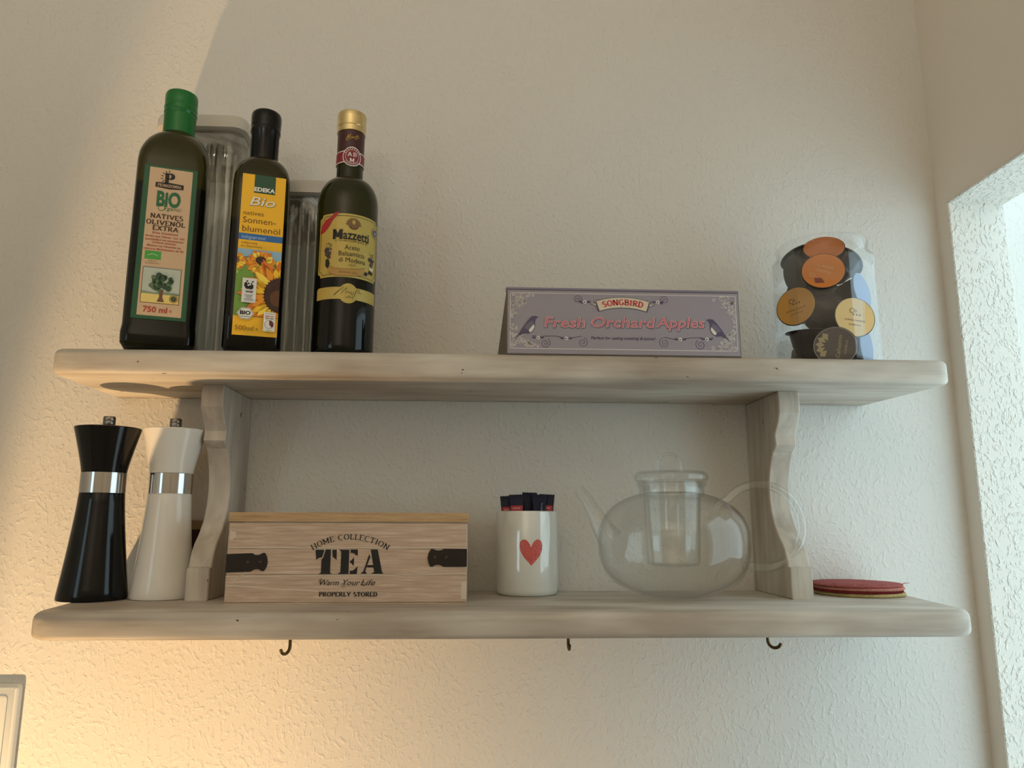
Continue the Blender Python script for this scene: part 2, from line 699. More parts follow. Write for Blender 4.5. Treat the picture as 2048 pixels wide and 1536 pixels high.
# unseen plate added below the frame to block the lamp towards the right
struct(MB().box(-0.742, -0.738, -0.80, -0.512, 0.0, 0.90).obj('lamp_blocker', plain_m, smooth=0))

# ------------------------------------------------------------------ the shelf
ZL, ZU = 1.3555, 1.6433          # tops of the lower and the upper board
wood_m = painted_wood('whitewashed_wood', 'x')
wood_v = painted_wood('whitewashed_wood_upright', 'z')
shelf = thing('wall_shelf', (0.045, 0.0, ZL), 'long whitewashed wooden wall shelf with two boards and scrolled brackets', 'shelf')
SX, SY, SZ = 0.045, 0.0, ZL


def board(poly, radii, z0, z1, rtop, rbot):
    p = round_poly(poly, radii, 8)
    lv = []
    for k in range(5):
        a = R(90 * k / 4)
        lv.append((z0 + rbot * (1 - math.sin(a)), rbot * (1 - math.cos(a))))
    lv = lv[::-1]
    lv = sorted(lv, key=lambda q: q[0])
    for k in range(5):
        a = R(90 * k / 4)
        lv.append((z1 - rtop * (1 - math.sin(a)), rtop * (1 - math.cos(a))))
    return MB().prism(p, lv, lambda u, v, t: (u - SX, v, t - SZ))


# lower board: ends taper towards the rounded front corners
board([(-0.482, -0.001), (-0.452, -0.245), (0.541, -0.245), (0.575, -0.001)], [0, 0.036, 0.036, 0], 1.3285, ZL, 0.0085, 0.006).obj('shelf_board', wood_m, shelf, 35)
board([(-0.496, -0.001), (-0.4905, -0.185), (0.580, -0.185), (0.563, -0.001)], [0.004, 0.022, 0.022, 0.004], 1.6135, ZU, 0.007, 0.006).obj('shelf_board', wood_m, shelf, 35)

BR = [(-0.001, 1.6133), (-0.118, 1.6133), (-0.120, 1.600), (-0.119, 1.586), (-0.113, 1.574), (-0.103, 1.563), (-0.1005, 1.558),
      (-0.1025, 1.546), (-0.099, 1.5425), (-0.090, 1.537), (-0.082, 1.526), (-0.0755, 1.512), (-0.072, 1.497), (-0.0712, 1.480), (-0.074, 1.463),
      (-0.081, 1.447), (-0.092, 1.433), (-0.105, 1.421), (-0.1125, 1.411), (-0.1165, 1.401), (-0.118, 1.394), (-0.1245, 1.3925), (-0.1245, 1.3555), (-0.001, 1.3555)]


def bracket(x0, x1):
    w = x1 - x0
    c = 0.0012
    lv = [(0, c), (c, 0), (w - c, 0), (w, c)]
    return MB().prism(BR, lv, lambda u, v, t: (x0 + t - SX, u, v - SZ)).obj('bracket', wood_v, shelf, 18)


bracket(-0.338, -0.311)
bracket(0.387, 0.4145)

brass = pm('dark_brass', '#5b4a2c', 0.35, 0.9)


def hook(x, y, ang, drop, rad=0.0075):
    pts = [(0, 0, 0.012 + drop), (0, 0, 0.0)]
    for k in range(11):
        a = R(180 + 165 * k / 10)
        pts.append((rad + rad * math.cos(a), 0, rad * math.sin(a)))
    b = MB().tube(pts, 0.0018, 8)
    b.lathe([(0.0001, 0.0005 + drop), (0.004, 0.0005 + drop), (0.004, 0.0015 + drop), (0.0001, 0.0015 + drop)], 12)
    b.xf(Matrix.Translation((x - SX, y, 1.3270 - drop - SZ)) @ Matrix.Rotation(ang, 4, 'Z'))
    return b.obj('hook', brass, shelf, 50)


hook(-0.2010, -0.175, R(243), .0145)
hook(0.1070, -0.175, R(268), .0110)
hook(0.3345, -0.175, R(-40), .0110)

# ------------------------------------------------------------------ common print colours
ink = pm('black_ink', '#1d1a17', 0.6)
cream = pm('cream_paper', '#d8cbb0', 0.55)
white_p = pm('white_paper', '#e8e6df', 0.5)

# ------------------------------------------------------------------ olive oil bottle
PHI = R(17)
ob = thing('olive_oil_bottle', (-0.3835, -0.1420, ZU), 'tall square dark glass olive oil bottle with green screw cap and tan label', 'bottle', rz=PHI)
og = bottle_glass('olive_bottle_glass', (0.0045, 0.0060, 0.0035), (0.030, 0.028, 0.0020), 0.205)
W = 0.0405
rings = [rring(W - 0.012, W - 0.012, 0.010, 0.0), rring(W - 0.004, W - 0.004, 0.012, 0.002), rring(W, W, 0.013, 0.008), rring(W + .0005, W + .0005, 0.013, 0.020), rring(W - .0005, W - .0005, 0.014, 0.03)]
rings += [rring(W - .0003, W - .0003, 0.014, z) for z in (0.10, 0.18, 0.236)]
for k in range(1, 9):
    t = k / 8
    a = R(90 * t)
    hw = 0.0195 + (W - 0.0198) * math.cos(a) ** 0.9 if t < 1 else 0.0195
    rings.append(rring(hw, hw, 0.014 + (hw - 0.014) * min(1, t * 1.3), 0.240 + 0.043 * math.sin(a)))
rings += [rring(0.0178, 0.0178, 1, 0.288), rring(0.0178, 0.0178, 1, 0.31)]
MB().loft(rings).obj('glass_body', og, ob, 35)
green = pm('green_metal_cap', '#126b2c', 0.3, 0.1)
MB().lathe([(0.0186, 0.287), (0.0190, 0.2885), (0.0190, 0.311), (0.0194, 0.3125), (0.0188, 0.3145), (0.0198, 0.317), (0.0190, 0.320), (0.0198, 0.3225), (0.0198, 0.325), (0.0190, 0.3275), (0.0195, 0.330), (0.0195, 0.341), (0.0185, 0.3437), (0.0165, 0.3446)], 40).obj('screw_cap', green, ob, 35)

LW, LH = 0.0475, 0.184
oy = -W - 0.0006
tanp = pm('kraft_paper_label', '#c8ac8c', 0.6)
dgreen = pm('label_dark_green', '#175233', 0.5)
lab = MB().box(-LW / 2 - 0.006, LW / 2 + 0.0055, oy - 0.0001, oy + 0.003, 0.0355, 0.0395 + LH + 0.0025).obj('label', dgreen, ob, 0)
F = affine((287.6, 632.5), (365.6, 637.0), (311.2, 341.9), LW, LH)
off = lambda p: (p[0] - LW / 2, p[1] + 0.0395)
A = Art()
A.rect(-LW / 2, LW / 2, 0.0395, 0.0395 + LH, tanp, 1)
brown = pm('brown_ink', '#4a2c1e', 0.6)
redink = pm('red_ink', '#a8432f', 0.6)
bg_ink = pm('bottle_green_ink', '#17603a', 0.5)


def at(px, py):
    return off(F(px, py))


x, z = at(346, 364)
A.serif('P', x, z, 0.0125, 0.010, ink, 3, wt=0.30, thin=0.12)
for a in range(95, 250, 24):
    A.stroke([(x + 0.0068 * math.cos(R(a)), z + 0.001 + 0.0068 * math.sin(R(a))), (x + 0.0098 * math.cos(R(a)), z + 0.001 + 0.0098 * math.sin(R(a)))], 0.0009, ink, 3)
x, z = at(346, 379)
A.poly([(x - .0155, z + .0034), (x, z + .0044), (x + .0155, z + .0034), (x + .0155, z - .0026), (x, z - .0040), (x - .0155, z - .0026)], ink, 2)
A.serif('PRIMADONNA', x, z + .0002, 0.0036, 0.026, tanp, 3)
x, z = at(344.5, 405)
A.text('BiO', x, z, 0.0185, bg_ink, 2, w=0.0265, bold=0.045)
x, z = at(346, 424)
A.ring(x - .009, z, .0036, .0008, bg_ink, 2)
A.text('rganic', x + .004, z, 0.0050, bg_ink, 2, w=0.018, shear=0.25)
for s, px, py, w in (('NATIVES', 341, 441, .036), ('OLIVENÖL', 339, 453.5, .0425), ('EXTRA', 338.5, 464.5, .028)):
    x, z = at(px, py)
    A.serif(s, x, z, 0.0055, w, brown, 2, wt=0.22, thin=0.14)
for s, px, py, w in (('Erste Güteklasse', 338, 474, .028), ('direkt aus Oliven  nur mit', 337.5, 481, .043), ('ausschließlich mit mechanischen', 336.5, 487.5, .042), ('Verfahren gewonnen', 336, 493, .026), ('Mischung von Olivenölen aus', 336, 499.5, .037), ('mehreren Mitgliedstaaten der EU', 335.5, 506, .043)):
    x, z = at(px, py)
    A.text(s, x, z, 0.0026, redink, 2, w=w, bold=0.02)
x, z = at(316, 517.5)
A.rect(x - .0088, x + .0088, z - .0052, z + .0052, pm('organic_logo_green', '#3f9a3c', 0.5), 2)
for k in range(11):
    t = k / 10
    A.disc(x - .005 + .010 * t, z + .0024 * math.sin(2.6 * t + .3) - .001, .0004, white_p, 3, n=6)
x, z = at(315, 530.5)
A.text('DE-ÖKO-006', x, z + .0007, 0.0014, brown, 2, w=.010)
A.text('EU-Landwirtschaft', x, z - .0017, 0.0014, brown, 2, w=.015)
# olive tree picture
p0, p1 = at(297, 606), at(366, 545)
px0, pz0 = at(294.5, 608)
px1, pz1 = at(369.5, 545)
px1 = px0 + 0.0405
A.rect(px0 - .0006, px1 + .0006, pz0 - .0006, pz1 + .0006, brown, 2)
A.rect(px0, px1, pz0, pz1, pm('picture_sky', '#b3bdb0', 0.6), 3)
A.rect(px0, px1, pz0, pz0 + .0105, pm('picture_field', '#dfc877', 0.6), 4)
A.poly([(px0, pz0 + .0105), (px1, pz0 + .0105), (px1, pz0 + .0125), (px0 + .028, pz0 + .0138), (px0 + .012, pz0 + .0122), (px0, pz0 + .0140)], pm('picture_hills', '#7d9070', 0.6), 4)
leaf1, leaf2 = pm('picture_leaf_dark', '#2f4a33', 0.6), pm('picture_leaf', '#56704f', 0.6)
tx, tz = px0 + .0205, pz0 + .0255
trunk = pm('picture_trunk', '#6a4a36', 0.6)
A.poly([(tx - .0035, pz0 + .0015), (tx + .0045, pz0 + .0015), (tx + .0022, pz0 + .0075), (tx + .0030, pz0 + .0165), (tx - .0020, pz0 + .0165), (tx - .0012, pz0 + .0075)], trunk, 5)
rr = random.Random(3)
for k in range(46):
    a, d = rr.uniform(0, 360), math.sqrt(rr.random())
    A.disc(tx + .0125 * d * math.cos(R(a)), tz + .0098 * d * math.sin(R(a)), rr.uniform(.0018, .0036), leaf1 if rr.random() < .62 else leaf2, 6 + k % 3, n=9)
A.disc(px1 - .0055, pz0 + .0062, .0050, pm('seal_gold', '#a98d45', 0.5), 6)
A.disc(px1 - .0055, pz0 + .0062, .0034, pm('seal_green', '#5d6a3d', 0.5), 7)
A.text('Q', px1 - .0055, pz0 + .0062, .0040, ink, 8, bold=.04)
x, z = at(325, 622.5)
A.text('750 ml', x - .003, z, 0.0068, redink, 2, w=.026, bold=.03)
A.text('e', x + .0135, z, 0.0050, redink, 2)
A.build('label_print', lab, flat(oy))

# ------------------------------------------------------------------ sunflower oil bottle
sb = thing('sunflower_oil_bottle', (-0.2745, -0.141, ZU), 'slim square dark bottle with black cap and yellow sunflower label', 'bottle', rz=R(16))
sg = bottle_glass('sunflower_bottle_glass', (0.0040, 0.0042, 0.0030), (0.024, 0.020, 0.0025), 0.165)
W = 0.0335
rings = [rring(W - 0.010, W - 0.010, 0.008, 0.0), rring(W - 0.003, W - 0.003, 0.010, 0.0018), rring(W, W, 0.011, 0.007)]
rings += [rring(W, W, 0.011, z) for z in (0.05, 0.12, 0.18, 0.214)]
for k in range(1, 9):
    t = k / 8
    a = R(90 * t)
    hw = 0.0172 + (W - 0.0172) * math.cos(a) ** 0.85 if t < 1 else 0.0172
    rings.append(rring(hw, hw, 0.011 + (hw - 0.011) * min(1, t * 1.3), 0.218 + 0.036 * math.sin(a)))
rings += [rring(0.0166, 0.0166, 1, 0.258), rring(0.0166, 0.0166, 1, 0.29)]
MB().loft(rings).obj('glass_body', sg, sb, 35)
blk = pm('black_cap_gloss', '#0a0b0d', 0.2, spec=0.3)
MB().lathe([(0.0171, 0.2545), (0.0172, 0.2555), (0.0172, 0.292), (0.0184, 0.294), (0.0184, 0.2985), (0.0178, 0.301), (0.0187, 0.3035), (0.0182, 0.3065), (0.0187, 0.309), (0.0187, 0.3175), (0.0178, 0.3205), (0.0165, 0.3218)], 40).obj('screw_cap', blk, sb, 35)
yel = pm('label_yellow', '#f0b81c', 0.45)
dkg = pm('shop_green', '#16492f', 0.45)
oy = -W - 0.0006
LW, LH = 0.0505, 0.2025
LX0, LZ0 = -0.0225, 0.0195
lab = MB().box(LX0, LX0 + LW, oy - .0001, oy + 0.004, LZ0, LZ0 + LH, 0).obj('label', yel, sb, 0)
F = affine((465, 669), (550, 675), (495.5, 346), LW, LH)
# the label narrows with height in the photo because it leans away
off = lambda p: (p[0] + LX0, p[1] + LZ0)
at = lambda px, py: off(F(px, py))
A = Art()
x, z = at(534, 368)
gx0, gx1 = LX0 + 0.0140, LX0 + 0.0385
A.rect(gx0, gx1, LZ0 + LH - 0.0235, LZ0 + LH + 0.0001, dkg, 2)
A.text('EDEKA', (gx0 + gx1) / 2, LZ0 + LH - 0.0186, 0.0052, white_p, 3, w=.0240, bold=.035)
# cursive Bio
A.text('Bio', LX0 + .0265, LZ0 + LH - .0345, .0115, pm('script_shadow', '#a8842a', .5), 2, w=.029, shear=.35, bold=.03)
A.text('Bio', LX0 + .0260, LZ0 + LH - .0340, .0115, white_p, 3, w=.028, shear=.35, bold=.0)
bro = pm('label_brown_ink', '#6b4a12', .5)
A.text('natives', LX0 + .0035, LZ0 + LH - .0500, .0056, bro, 2, align='l', w=.0235)
A.text('Sonnen-', LX0 + .0035, LZ0 + LH - .0590, .0078, bro, 2, align='l', w=.038)
A.text('blumenöl', LX0 + .0035, LZ0 + LH - .0700, .0078, bro, 2, align='l', w=.0435)
blu = pm('label_blue', '#1d66a8', .45)
A.rect(LX0, LX0 + LW, LZ0 + LH - .0845, LZ0 + LH - .0765, blu, 2)
A.text('kaltgepresst', LX0 + .004, LZ0 + LH - .0806, .0042, pm('label_pale_blue', '#a9c6e2', .5), 3, align='l', w=.027)
A.text('kräftig-nussig', LX0 + .0035, LZ0 + LH - .0880, .0026, bro, 2, align='l', w=.018)
A.text('im Geschmack', LX0 + .0035, LZ0 + LH - .0922, .0026, bro, 2, align='l', w=.024)
# sunflower picture
PZ0, PZ1 = LZ0 + .0235, LZ0 + LH - .0960
P = Art()
P.rect(LX0, LX0 + LW, PZ0, PZ1, pm('picture_meadow', '#6f9a3c', .5), 2)
P.rect(LX0, LX0 + LW, PZ1 - .016, PZ1, pm('picture_blue_sky', '#8fb6cf', .5), 3)
rr = random.Random(5)
for k in range(24):
    P.disc(LX0 + rr.random() * LW, PZ1 - .018 + rr.uniform(-.012, .006), rr.uniform(.002, .005), MATS['picture_meadow'] if k % 2 else pm('picture_pale_green', '#a9b85c', .5), 3 + k % 2, n=10)
petal_c = [pm('petal_yellow', '#f4c31e', .5), pm('petal_orange', '#e8951b', .5), pm('petal_deep', '#d9741a', .5), pm('petal_light', '#f8d84a', .5)]


def petal(cx, cz, a, r0, r1, w, m, L):
    ca, sa = math.cos(a), math.sin(a)
    pts = []
    for t, k in ((0, .25), (.25, .8), (.5, 1), (.75, .75), (1, 0), (.75, -.75), (.5, -1), (.25, -.8), (0, -.25)):
        rr_ = r0 + (r1 - r0) * t
        pts.append((cx + rr_ * ca - k * w * sa, cz + rr_ * sa + k * w * ca))
    P.poly(pts, m, L)


def flower(cx, cz, r0, r1, n, w, L, seed, two=True):
    q = random.Random(seed)
    for k in range(n):
        petal(cx, cz, 2 * math.pi * k / n + q.uniform(-.1, .1), r0 * .8, r1 * q.uniform(.85, 1.05), w, petal_c[q.choice((1, 2, 2))], L)
    for k in range(n):
        petal(cx, cz, 2 * math.pi * (k + .5) / n + q.uniform(-.1, .1), r0 * .8, r1 * q.uniform(.7, .95), w * .8, petal_c[q.choice((0, 0, 1, 3))], L + 1)


disc_c = pm('sunflower_disc', '#3a2016', .6)
flower(LX0 + .0005, PZ1 - .016, .0035, .0115, 12, .0028, 5, 1)
P.disc(LX0 - .001, PZ1 - .014, .0035, pm('sunflower_disc_warm', '#8f4a18', .6), 7)
flower(LX0 + .0275, PZ1 - .0160, .005, .0175, 15, .0038, 8, 2)
P.disc(LX0 + .0270, PZ1 - .0130, .0060, disc_c, 10, rz=.0048)
P.disc(LX0 + .050, PZ1 - .016, .005, petal_c[3], 8)
cx, cz = LX0 + .0510, PZ0 + .0280
flower(cx, cz, .0150, .0480, 26, .0052, 11, 4)
P.disc(cx, cz, .0180, disc_c, 14, rz=.0215)
for k in range(34):
    a = 2 * math.pi * k / 34
    P.poly([(cx + .0172 * math.cos(a - .07), cz + .0207 * math.sin(a - .07)), (cx + .0198 * math.cos(a), cz + .0235 * math.sin(a)), (cx + .0172 * math.cos(a + .07), cz + .0207 * math.sin(a + .07))], disc_c, 14)
P.disc(cx - .002, cz - .004, .009, pm('sunflower_disc_inner', '#5e3a1c', .6), 15, rz=.010)
P.build('sunflower_picture', lab, flat(oy), clip=(LX0, LX0 + LW, PZ0, PZ1))
A.build('lettering', lab, flat(oy))
# panda panel
A = Art()
x0, z0 = LX0 + .0080, LZ0 + .0395
A.rect(x0, x0 + .0160, z0, z0 + .0300, pm('panel_grey', '#d9dad6', .5), 17)
X, Z = x0 + .0082, z0 + .0215
for dx, dz, rx, rz in ((-.0042, .0000, .0020, .0034), (-.0022, -.0032, .0026, .0020), (.0014, -.0030, .0030, .0024), (-.0028, .0046, .0011, .0010), (.0034, .0042, .0010, .0010), (-.0012, .0018, .0010, .0012), (.0020, .0016, .0009, .0011), (.0004, -.0006, .0007, .0005), (.0030, -.0010, .0014, .0018)):
    A.disc(X + dx, Z + dz, rx, ink, 18, rz=rz, n=14)
A.text('WWF', X, z0 + .0132, .0024, ink, 18, w=.0085, bold=.05)
for k in range(5):
    A.rect(X - (.0052, .004, .003, .005, .005)[k], X + (.0048, .004, .003, .005, .005)[k], z0 + .0088 - k * .0016, z0 + .0094 - k * .0016, pm('grey_ink', '#6d6d6a', .6), 18)
A.build('panda_panel', lab, flat(oy))
A = Art()
# hexagonal seal
X, Z = LX0 + .0135, LZ0 + .0260
hexp = lambda r: [(X + r * math.cos(R(60 * k)), Z + r * .82 * math.sin(R(60 * k))) for k in range(6)]
A.poly(hexp(.0098), white_p, 17).poly(hexp(.0091), pm('seal_dark_green', '#2f6b4a', .5), 18).poly(hexp(.0085), white_p, 19)
A.text('BIO', X, Z + .0008, .0046, ink, 20, w=.0120, bold=.04)
A.rect(X - .005, X + .005, Z - .0042, Z - .0035, MATS['seal_dark_green'], 20)
A.build('hexagonal_seal', lab, flat(oy))
A = Art()
# small score panel
X, Z = LX0 + .0410, LZ0 + .0060
A.rect(X - .0066, X + .0066, Z, Z + .0235, white_p, 17)
A.text('STIFTUNG', X, Z + .0215, .0014, ink, 18, w=.010)
A.text('SEHR GUT', X, Z + .0185, .0016, redink, 18, w=.010, bold=.03)
A.text('ÖKO-TEST', X, Z + .0158, .0016, ink, 18, w=.010, bold=.03)
A.ring(X, Z + .0088, .0050, .0004, MATS['grey_ink'], 18)
A.disc(X, Z + .0088, .0048, pm('dark_red_ink', '#6b2420', .5), 19, a0=-50, a1=90, n=12)
A.rect(X - .003, X + .003, Z + .0010, Z + .0018, pm('lime_ink', '#a8b840', .5), 18)
A.build('score_panel', lab, flat(oy))
A = Art()
A.text('500ml', LX0 + .0030, LZ0 + .0085, .0058, bro, 17, align='l', w=.0205)
A.text('e', LX0 + .0275, LZ0 + .0085, .0046, bro, 17)
A.build('volume_lettering', lab, flat(oy))

# ------------------------------------------------------------------ balsamic vinegar bottle
RB = 0.0378
vb = thing('balsamic_vinegar_bottle', (-0.1655, -0.138, ZU), 'round dark green balsamic vinegar bottle with gold cap and gold label', 'bottle', rz=R(17))
vg = bottle_glass('vinegar_bottle_glass', (0.0040, 0.0046, 0.0036), (0.020, 0.021, 0.0040), 0.102)
prof = [(0.026, 0.002), (0.030, 0.0), (0.0355, 0.0012), (RB - .0004, 0.005), (RB, 0.010), (RB, 0.10), (RB, 0.196)]
for k in range(1, 9):
    a = R(90 * k / 8)
    prof.append((0.0172 + (RB - 0.0172) * math.cos(a) ** 0.9 if k < 8 else 0.0172, 0.196 + 0.035 * math.sin(a)))
prof += [(0.0168, 0.236), (0.0166, 0.262), (0.0166, 0.306)]
MB().lathe(prof, 64).obj('glass_body', vg, vb, 35)
gold = pm('gold_cap', '#dcc893', 0.26, 0.9)
MB().lathe([(0.0168, 0.297), (0.0183, 0.2975), (0.0183, 0.3045), (0.0179, 0.305), (0.0179, 0.3055), (0.0183, 0.306), (0.0183, 0.318), (0.0186, 0.3195), (0.0182, 0.321), (0.0185, 0.3225), (0.0178, 0.3248), (0.0166, 0.3256)], 40).obj('screw_cap', gold, vb, 35)
burg = pm('burgundy_foil', '#3d1820', 0.35)
wine = pm('wine_red_paper', '#7c2430', 0.45)
MB().lathe([(0.0171, 0.258), (0.0172, 0.2965)], 40).obj('neck_sleeve', burg, vb, 60)
RN = 0.0174
A = Art()
A.rect(-.058, .058, .252, .268, white_p, 1)
A.rect(-.058, .058, .2532, .2668, wine, 2)
A.disc(0, .2600, .0120, white_p, 3, rz=.0133).disc(0, .2600, .0110, wine, 4, rz=.0122)
A.ring(0, .2600, .0082, .0004, white_p, 5, rz=.0092)
A.serif('A', -.0030, .2628, .0050, .0048, white_p, 5)
A.serif('B', .0032, .2628, .0050, .0042, white_p, 5)
A.serif('M', 0, .2548, .0050, .0058, white_p, 5)
for k in range(-4, 5):
    a = R(90 + k * 16)
    A.disc(.0096 * math.cos(a), .2600 + .0107 * math.sin(a), .0006, white_p, 5, n=6)
    a = R(270 + k * 12)
    A.disc(.0096 * math.cos(a), .2600 + .0107 * math.sin(a), .0006, white_p, 5, n=6)
# gold signature on the sleeve
gi = pm('gold_ink', '#b89a45', .4, .3)
sig = [(-.0085, -.004), (-.0055, .003), (-.0060, -.002), (-.0028, .0042), (-.0034, -.001), (-.0010, .0010), (.0003, -.0012), (.0012, .0010), (.0024, -.0024), (.0032, .0016), (.0044, -.0030), (.0050, .0042), (.0060, -.0008), (.0068, .0046), (.0080, -.0004)]
A.stroke([(p[0], .2865 + p[1]) for p in sig], .0008, gi, 3)
A.stroke([(-.0085, .2815), (-.0030, .2845), (.0070, .2900)], .0005, gi, 3)
A.ring(0, .2745, .0001, .0001, gi, 1)
A.build('neck_label', vb, cyl(RN), cut=.003)
# main label
goldp = pm('gold_label_paper', '#b8a455', 0.42, 0.15)
H0, H1 = 0.0935, 0.1745
hw = 0.0425


def notch(x0, x1, z0, z1, c):
    pts = []
    for cx_, cz_, a0 in ((x0, z0, 90), (x1, z0, 180), (x1, z1, 270), (x0, z1, 0)):
        pts += [(cx_ + c * math.cos(R(a0 - 90 * k / 4)), cz_ + c * math.sin(R(a0 - 90 * k / 4))) for k in range(5)]
    return pts


L0 = Art(0.0)
L0.poly(notch(-hw, hw, H0, H1, .005), goldp, 0)
mlab = L0.build('label', vb, cyl(RB), cut=.003, base=.0004)
A = Art()
A.stroke(notch(-hw + .003, hw - .003, H0 + .003, H1 - .003, .005), .0006, ink, 1, closed=True)
A.poly([(-.0415, .1520), (-.0395, .1500), (-.0330, .1520), (-.0270, .1580), (-.0225, .1660), (-.0170, .1720), (-.0150, .1765), (-.0200, .1755), (-.0255, .1700), (-.0330, .1670), (-.0390, .1600)], pm('red_ribbon_ink', '#a1242c', .4), 2)
A.serif('M', -.0155, .1475, .0120, .0120, ink, 3, wt=.30, thin=.12)
A.text('azzetti', .0075, .1475, .0118, ink, 3, w=.0330, bold=.018)
A.text("L'ORIGINALE", .002, .1395, .0022, bro, 3, w=.040)
crest = pm('crest_brown', '#7a5a34', .5)
for k in range(9):
    a = R(20 * k + 10)
    A.disc(.003 + .0078 * math.cos(a), .1600 + .0078 * math.sin(a), .0017, crest, 2, n=8)
A.disc(.003, .1612, .0068, crest, 2, rz=.0062)
A.poly([(-.0005, .1680), (.0065, .1680), (.0070, .1620), (.003, .1580), (-.0010, .1620)], crest, 3)
A.poly([(.0012, .1662), (.0048, .1662), (.0048, .1625), (.003, .1605), (.0012, .1625)], goldp, 4)
A.ring(.003, .1600, .0050, .0008, ink, 3, a0=205, a1=335, n=8)
A.disc(.0355, .1585, .0068, ink, 2).disc(.0355, .1585, .0064, goldp, 3).disc(.0355, .1585, .0046, pm('seal_blue', '#37456b', .5), 4).disc(.0355, .1580, .0022, pm('seal_pale', '#8d93a8', .5), 5)
A.text('Aceto', .0025, .1315, .0062, ink, 2, w=.0180)
A.text('Balsamico', .0025, .1235, .0062, ink, 2, w=.0315)
A.text('di Modena', .0035, .1155, .0062, ink, 2, w=.0330)
A.text('I.G.P.', .0035, .1090, .0030, bro, 2, w=.0085)
grape = [pm('grape_purple', '#54404a', .5), pm('grape_dark', '#3a3034', .5), pm('vine_leaf_olive', '#6a6a34', .5)]
q = random.Random(11)
for gx, gz, n_, hgt in ((-.0265, .1260, 26, .012), (.0300, .1195, 26, .011)):
    for k in range(n_):
        t = q.random()
        A.disc(gx + q.uniform(-1, 1) * .0055 * (1 - .6 * t), gz + .004 - t * hgt, .0015, grape[k % 2], 2 + k % 2, n=8)
    for k in range(4):
        A.stroke([(gx, gz + .004), (gx + q.uniform(-.005, .005), gz + .008), (gx + q.uniform(-.006, .006), gz + .011)], .0006, grape[2], 2)
A.poly([(-.030, .116), (-.026, .117), (-.024, .111), (-.026, .104), (-.030, .108)], ink, 2)
A.poly([(.0180, .1000), (.0225, .0985), (.0245, .1030), (.0200, .1045)], ink, 3)
A.poly([(.0245, .1030), (.0330, .1025), (.0335, .1065), (.0265, .1075)], ink, 3)
A.disc(.0305, .1105, .0042, pm('label_highlight_cream', '#d9d2a6', .4), 3, rz=.003)
A.stroke([(-.025, .1035), (-.018, .1000), (-.006, .0992), (.008, .1005), (.020, .1040)], .0085, pm('banner_tan', '#b08a45', .5), 2)
A.stroke([(-.025, .1080), (-.018, .1045), (-.006, .1035), (.008, .1048), (.020, .1085)], .0005, crest, 3)
A.stroke([(-.025, .0993), (-.018, .0955), (-.006, .0948), (.008, .0960), (.020, .0997)], .0005, crest, 3)
A.text('Etichetta Oro', -.001, .0998, .0030, crest, 3, w=.022, shear=.2)
A.build('label_print', mlab, cyl(RB), cut=.003, base=.0004)
# lower band with signature
L1 = Art(0.0)
bz = 0.0735
band = [(-hw, bz - .0075), (-.0085, bz - .0075)] + arc(0, bz, .0115, .0125, 217, 323, 8) + [(.0085, bz - .0075), (hw, bz - .0075), (hw, bz + .0075), (.0085, bz + .0075)] + arc(0, bz, .0115, .0125, 37, 143, 8) + [(-.0085, bz + .0075), (-hw + .002, bz + .0075), (-hw, bz + .005)]
L1.poly(band, goldp, 0)
bl = L1.build('band_label', vb, cyl(RB), cut=.003, base=.0004)
A = Art()
sig = [(-.017, -.004), (-.012, .001), (-.006, .0068), (-.0085, -.002), (-.002, .0060), (-.0035, -.001), (0, .001), (.0015, -.001), (.003, .001), (.0045, -.0035), (.0055, .001), (.0075, -.004), (.0085, .0012), (.0105, .0055), (.0110, .0003), (.0130, .0055), (.0136, .0004), (.0165, .0010)]
A.stroke([(a, bz + .001 + b) for a, b in sig], .0008, grape[1], 2)
A.stroke([(-.003, bz - .006), (.002, bz - .003), (.001, bz - .006), (.006, bz - .0035), (.005, bz - .007)], .0006, grape[1], 2)
A.build('signature', bl, cyl(RB), cut=.003, base=.0004)

# ------------------------------------------------------------------ ribbed glass storage jars behind the bottles
jar_glass = clear('storage_jar_glass', (0.975, 0.98, 0.97), 0.07, 0.06, 2.6, 0.75)
plug_m = clear('grey_lid_plug', (0.84, 0.81, 0.77), 0.08, 0.10, 3.0, 0.6)
lid_m = pm('satin_grey_lid', '#c9c5bb', 0.3)


def ribring(hw_, hd_, rc, z, n=24, amp=0.0):
    """rounded rectangle with vertical ribs"""
    base = rring(hw_, hd_, rc, z, 5)
    # resample evenly by arc length
    pts = [Vector(p) for p in base]
    per = [0]
    for i in range(len(pts)):
        per.append(per[-1] + (pts[(i + 1) % len(pts)] - pts[i]).length)
    M = n * 6
    out = []
    for k in range(M):
        s = per[-1] * k / M
        i = max(j for j in range(len(per) - 1) if per[j] <= s + 1e-9)
        a, b = pts[i], pts[(i + 1) % len(pts)]
        p = a.lerp(b, (s - per[i]) / max(1e-9, per[i + 1] - per[i]))
        t = (b - a).normalized()
        nrm = Vector((t.y, -t.x, 0))
        out.append(tuple(p + nrm * amp * abs(math.sin(math.pi * 1.0 * n * k / M))))
    return out


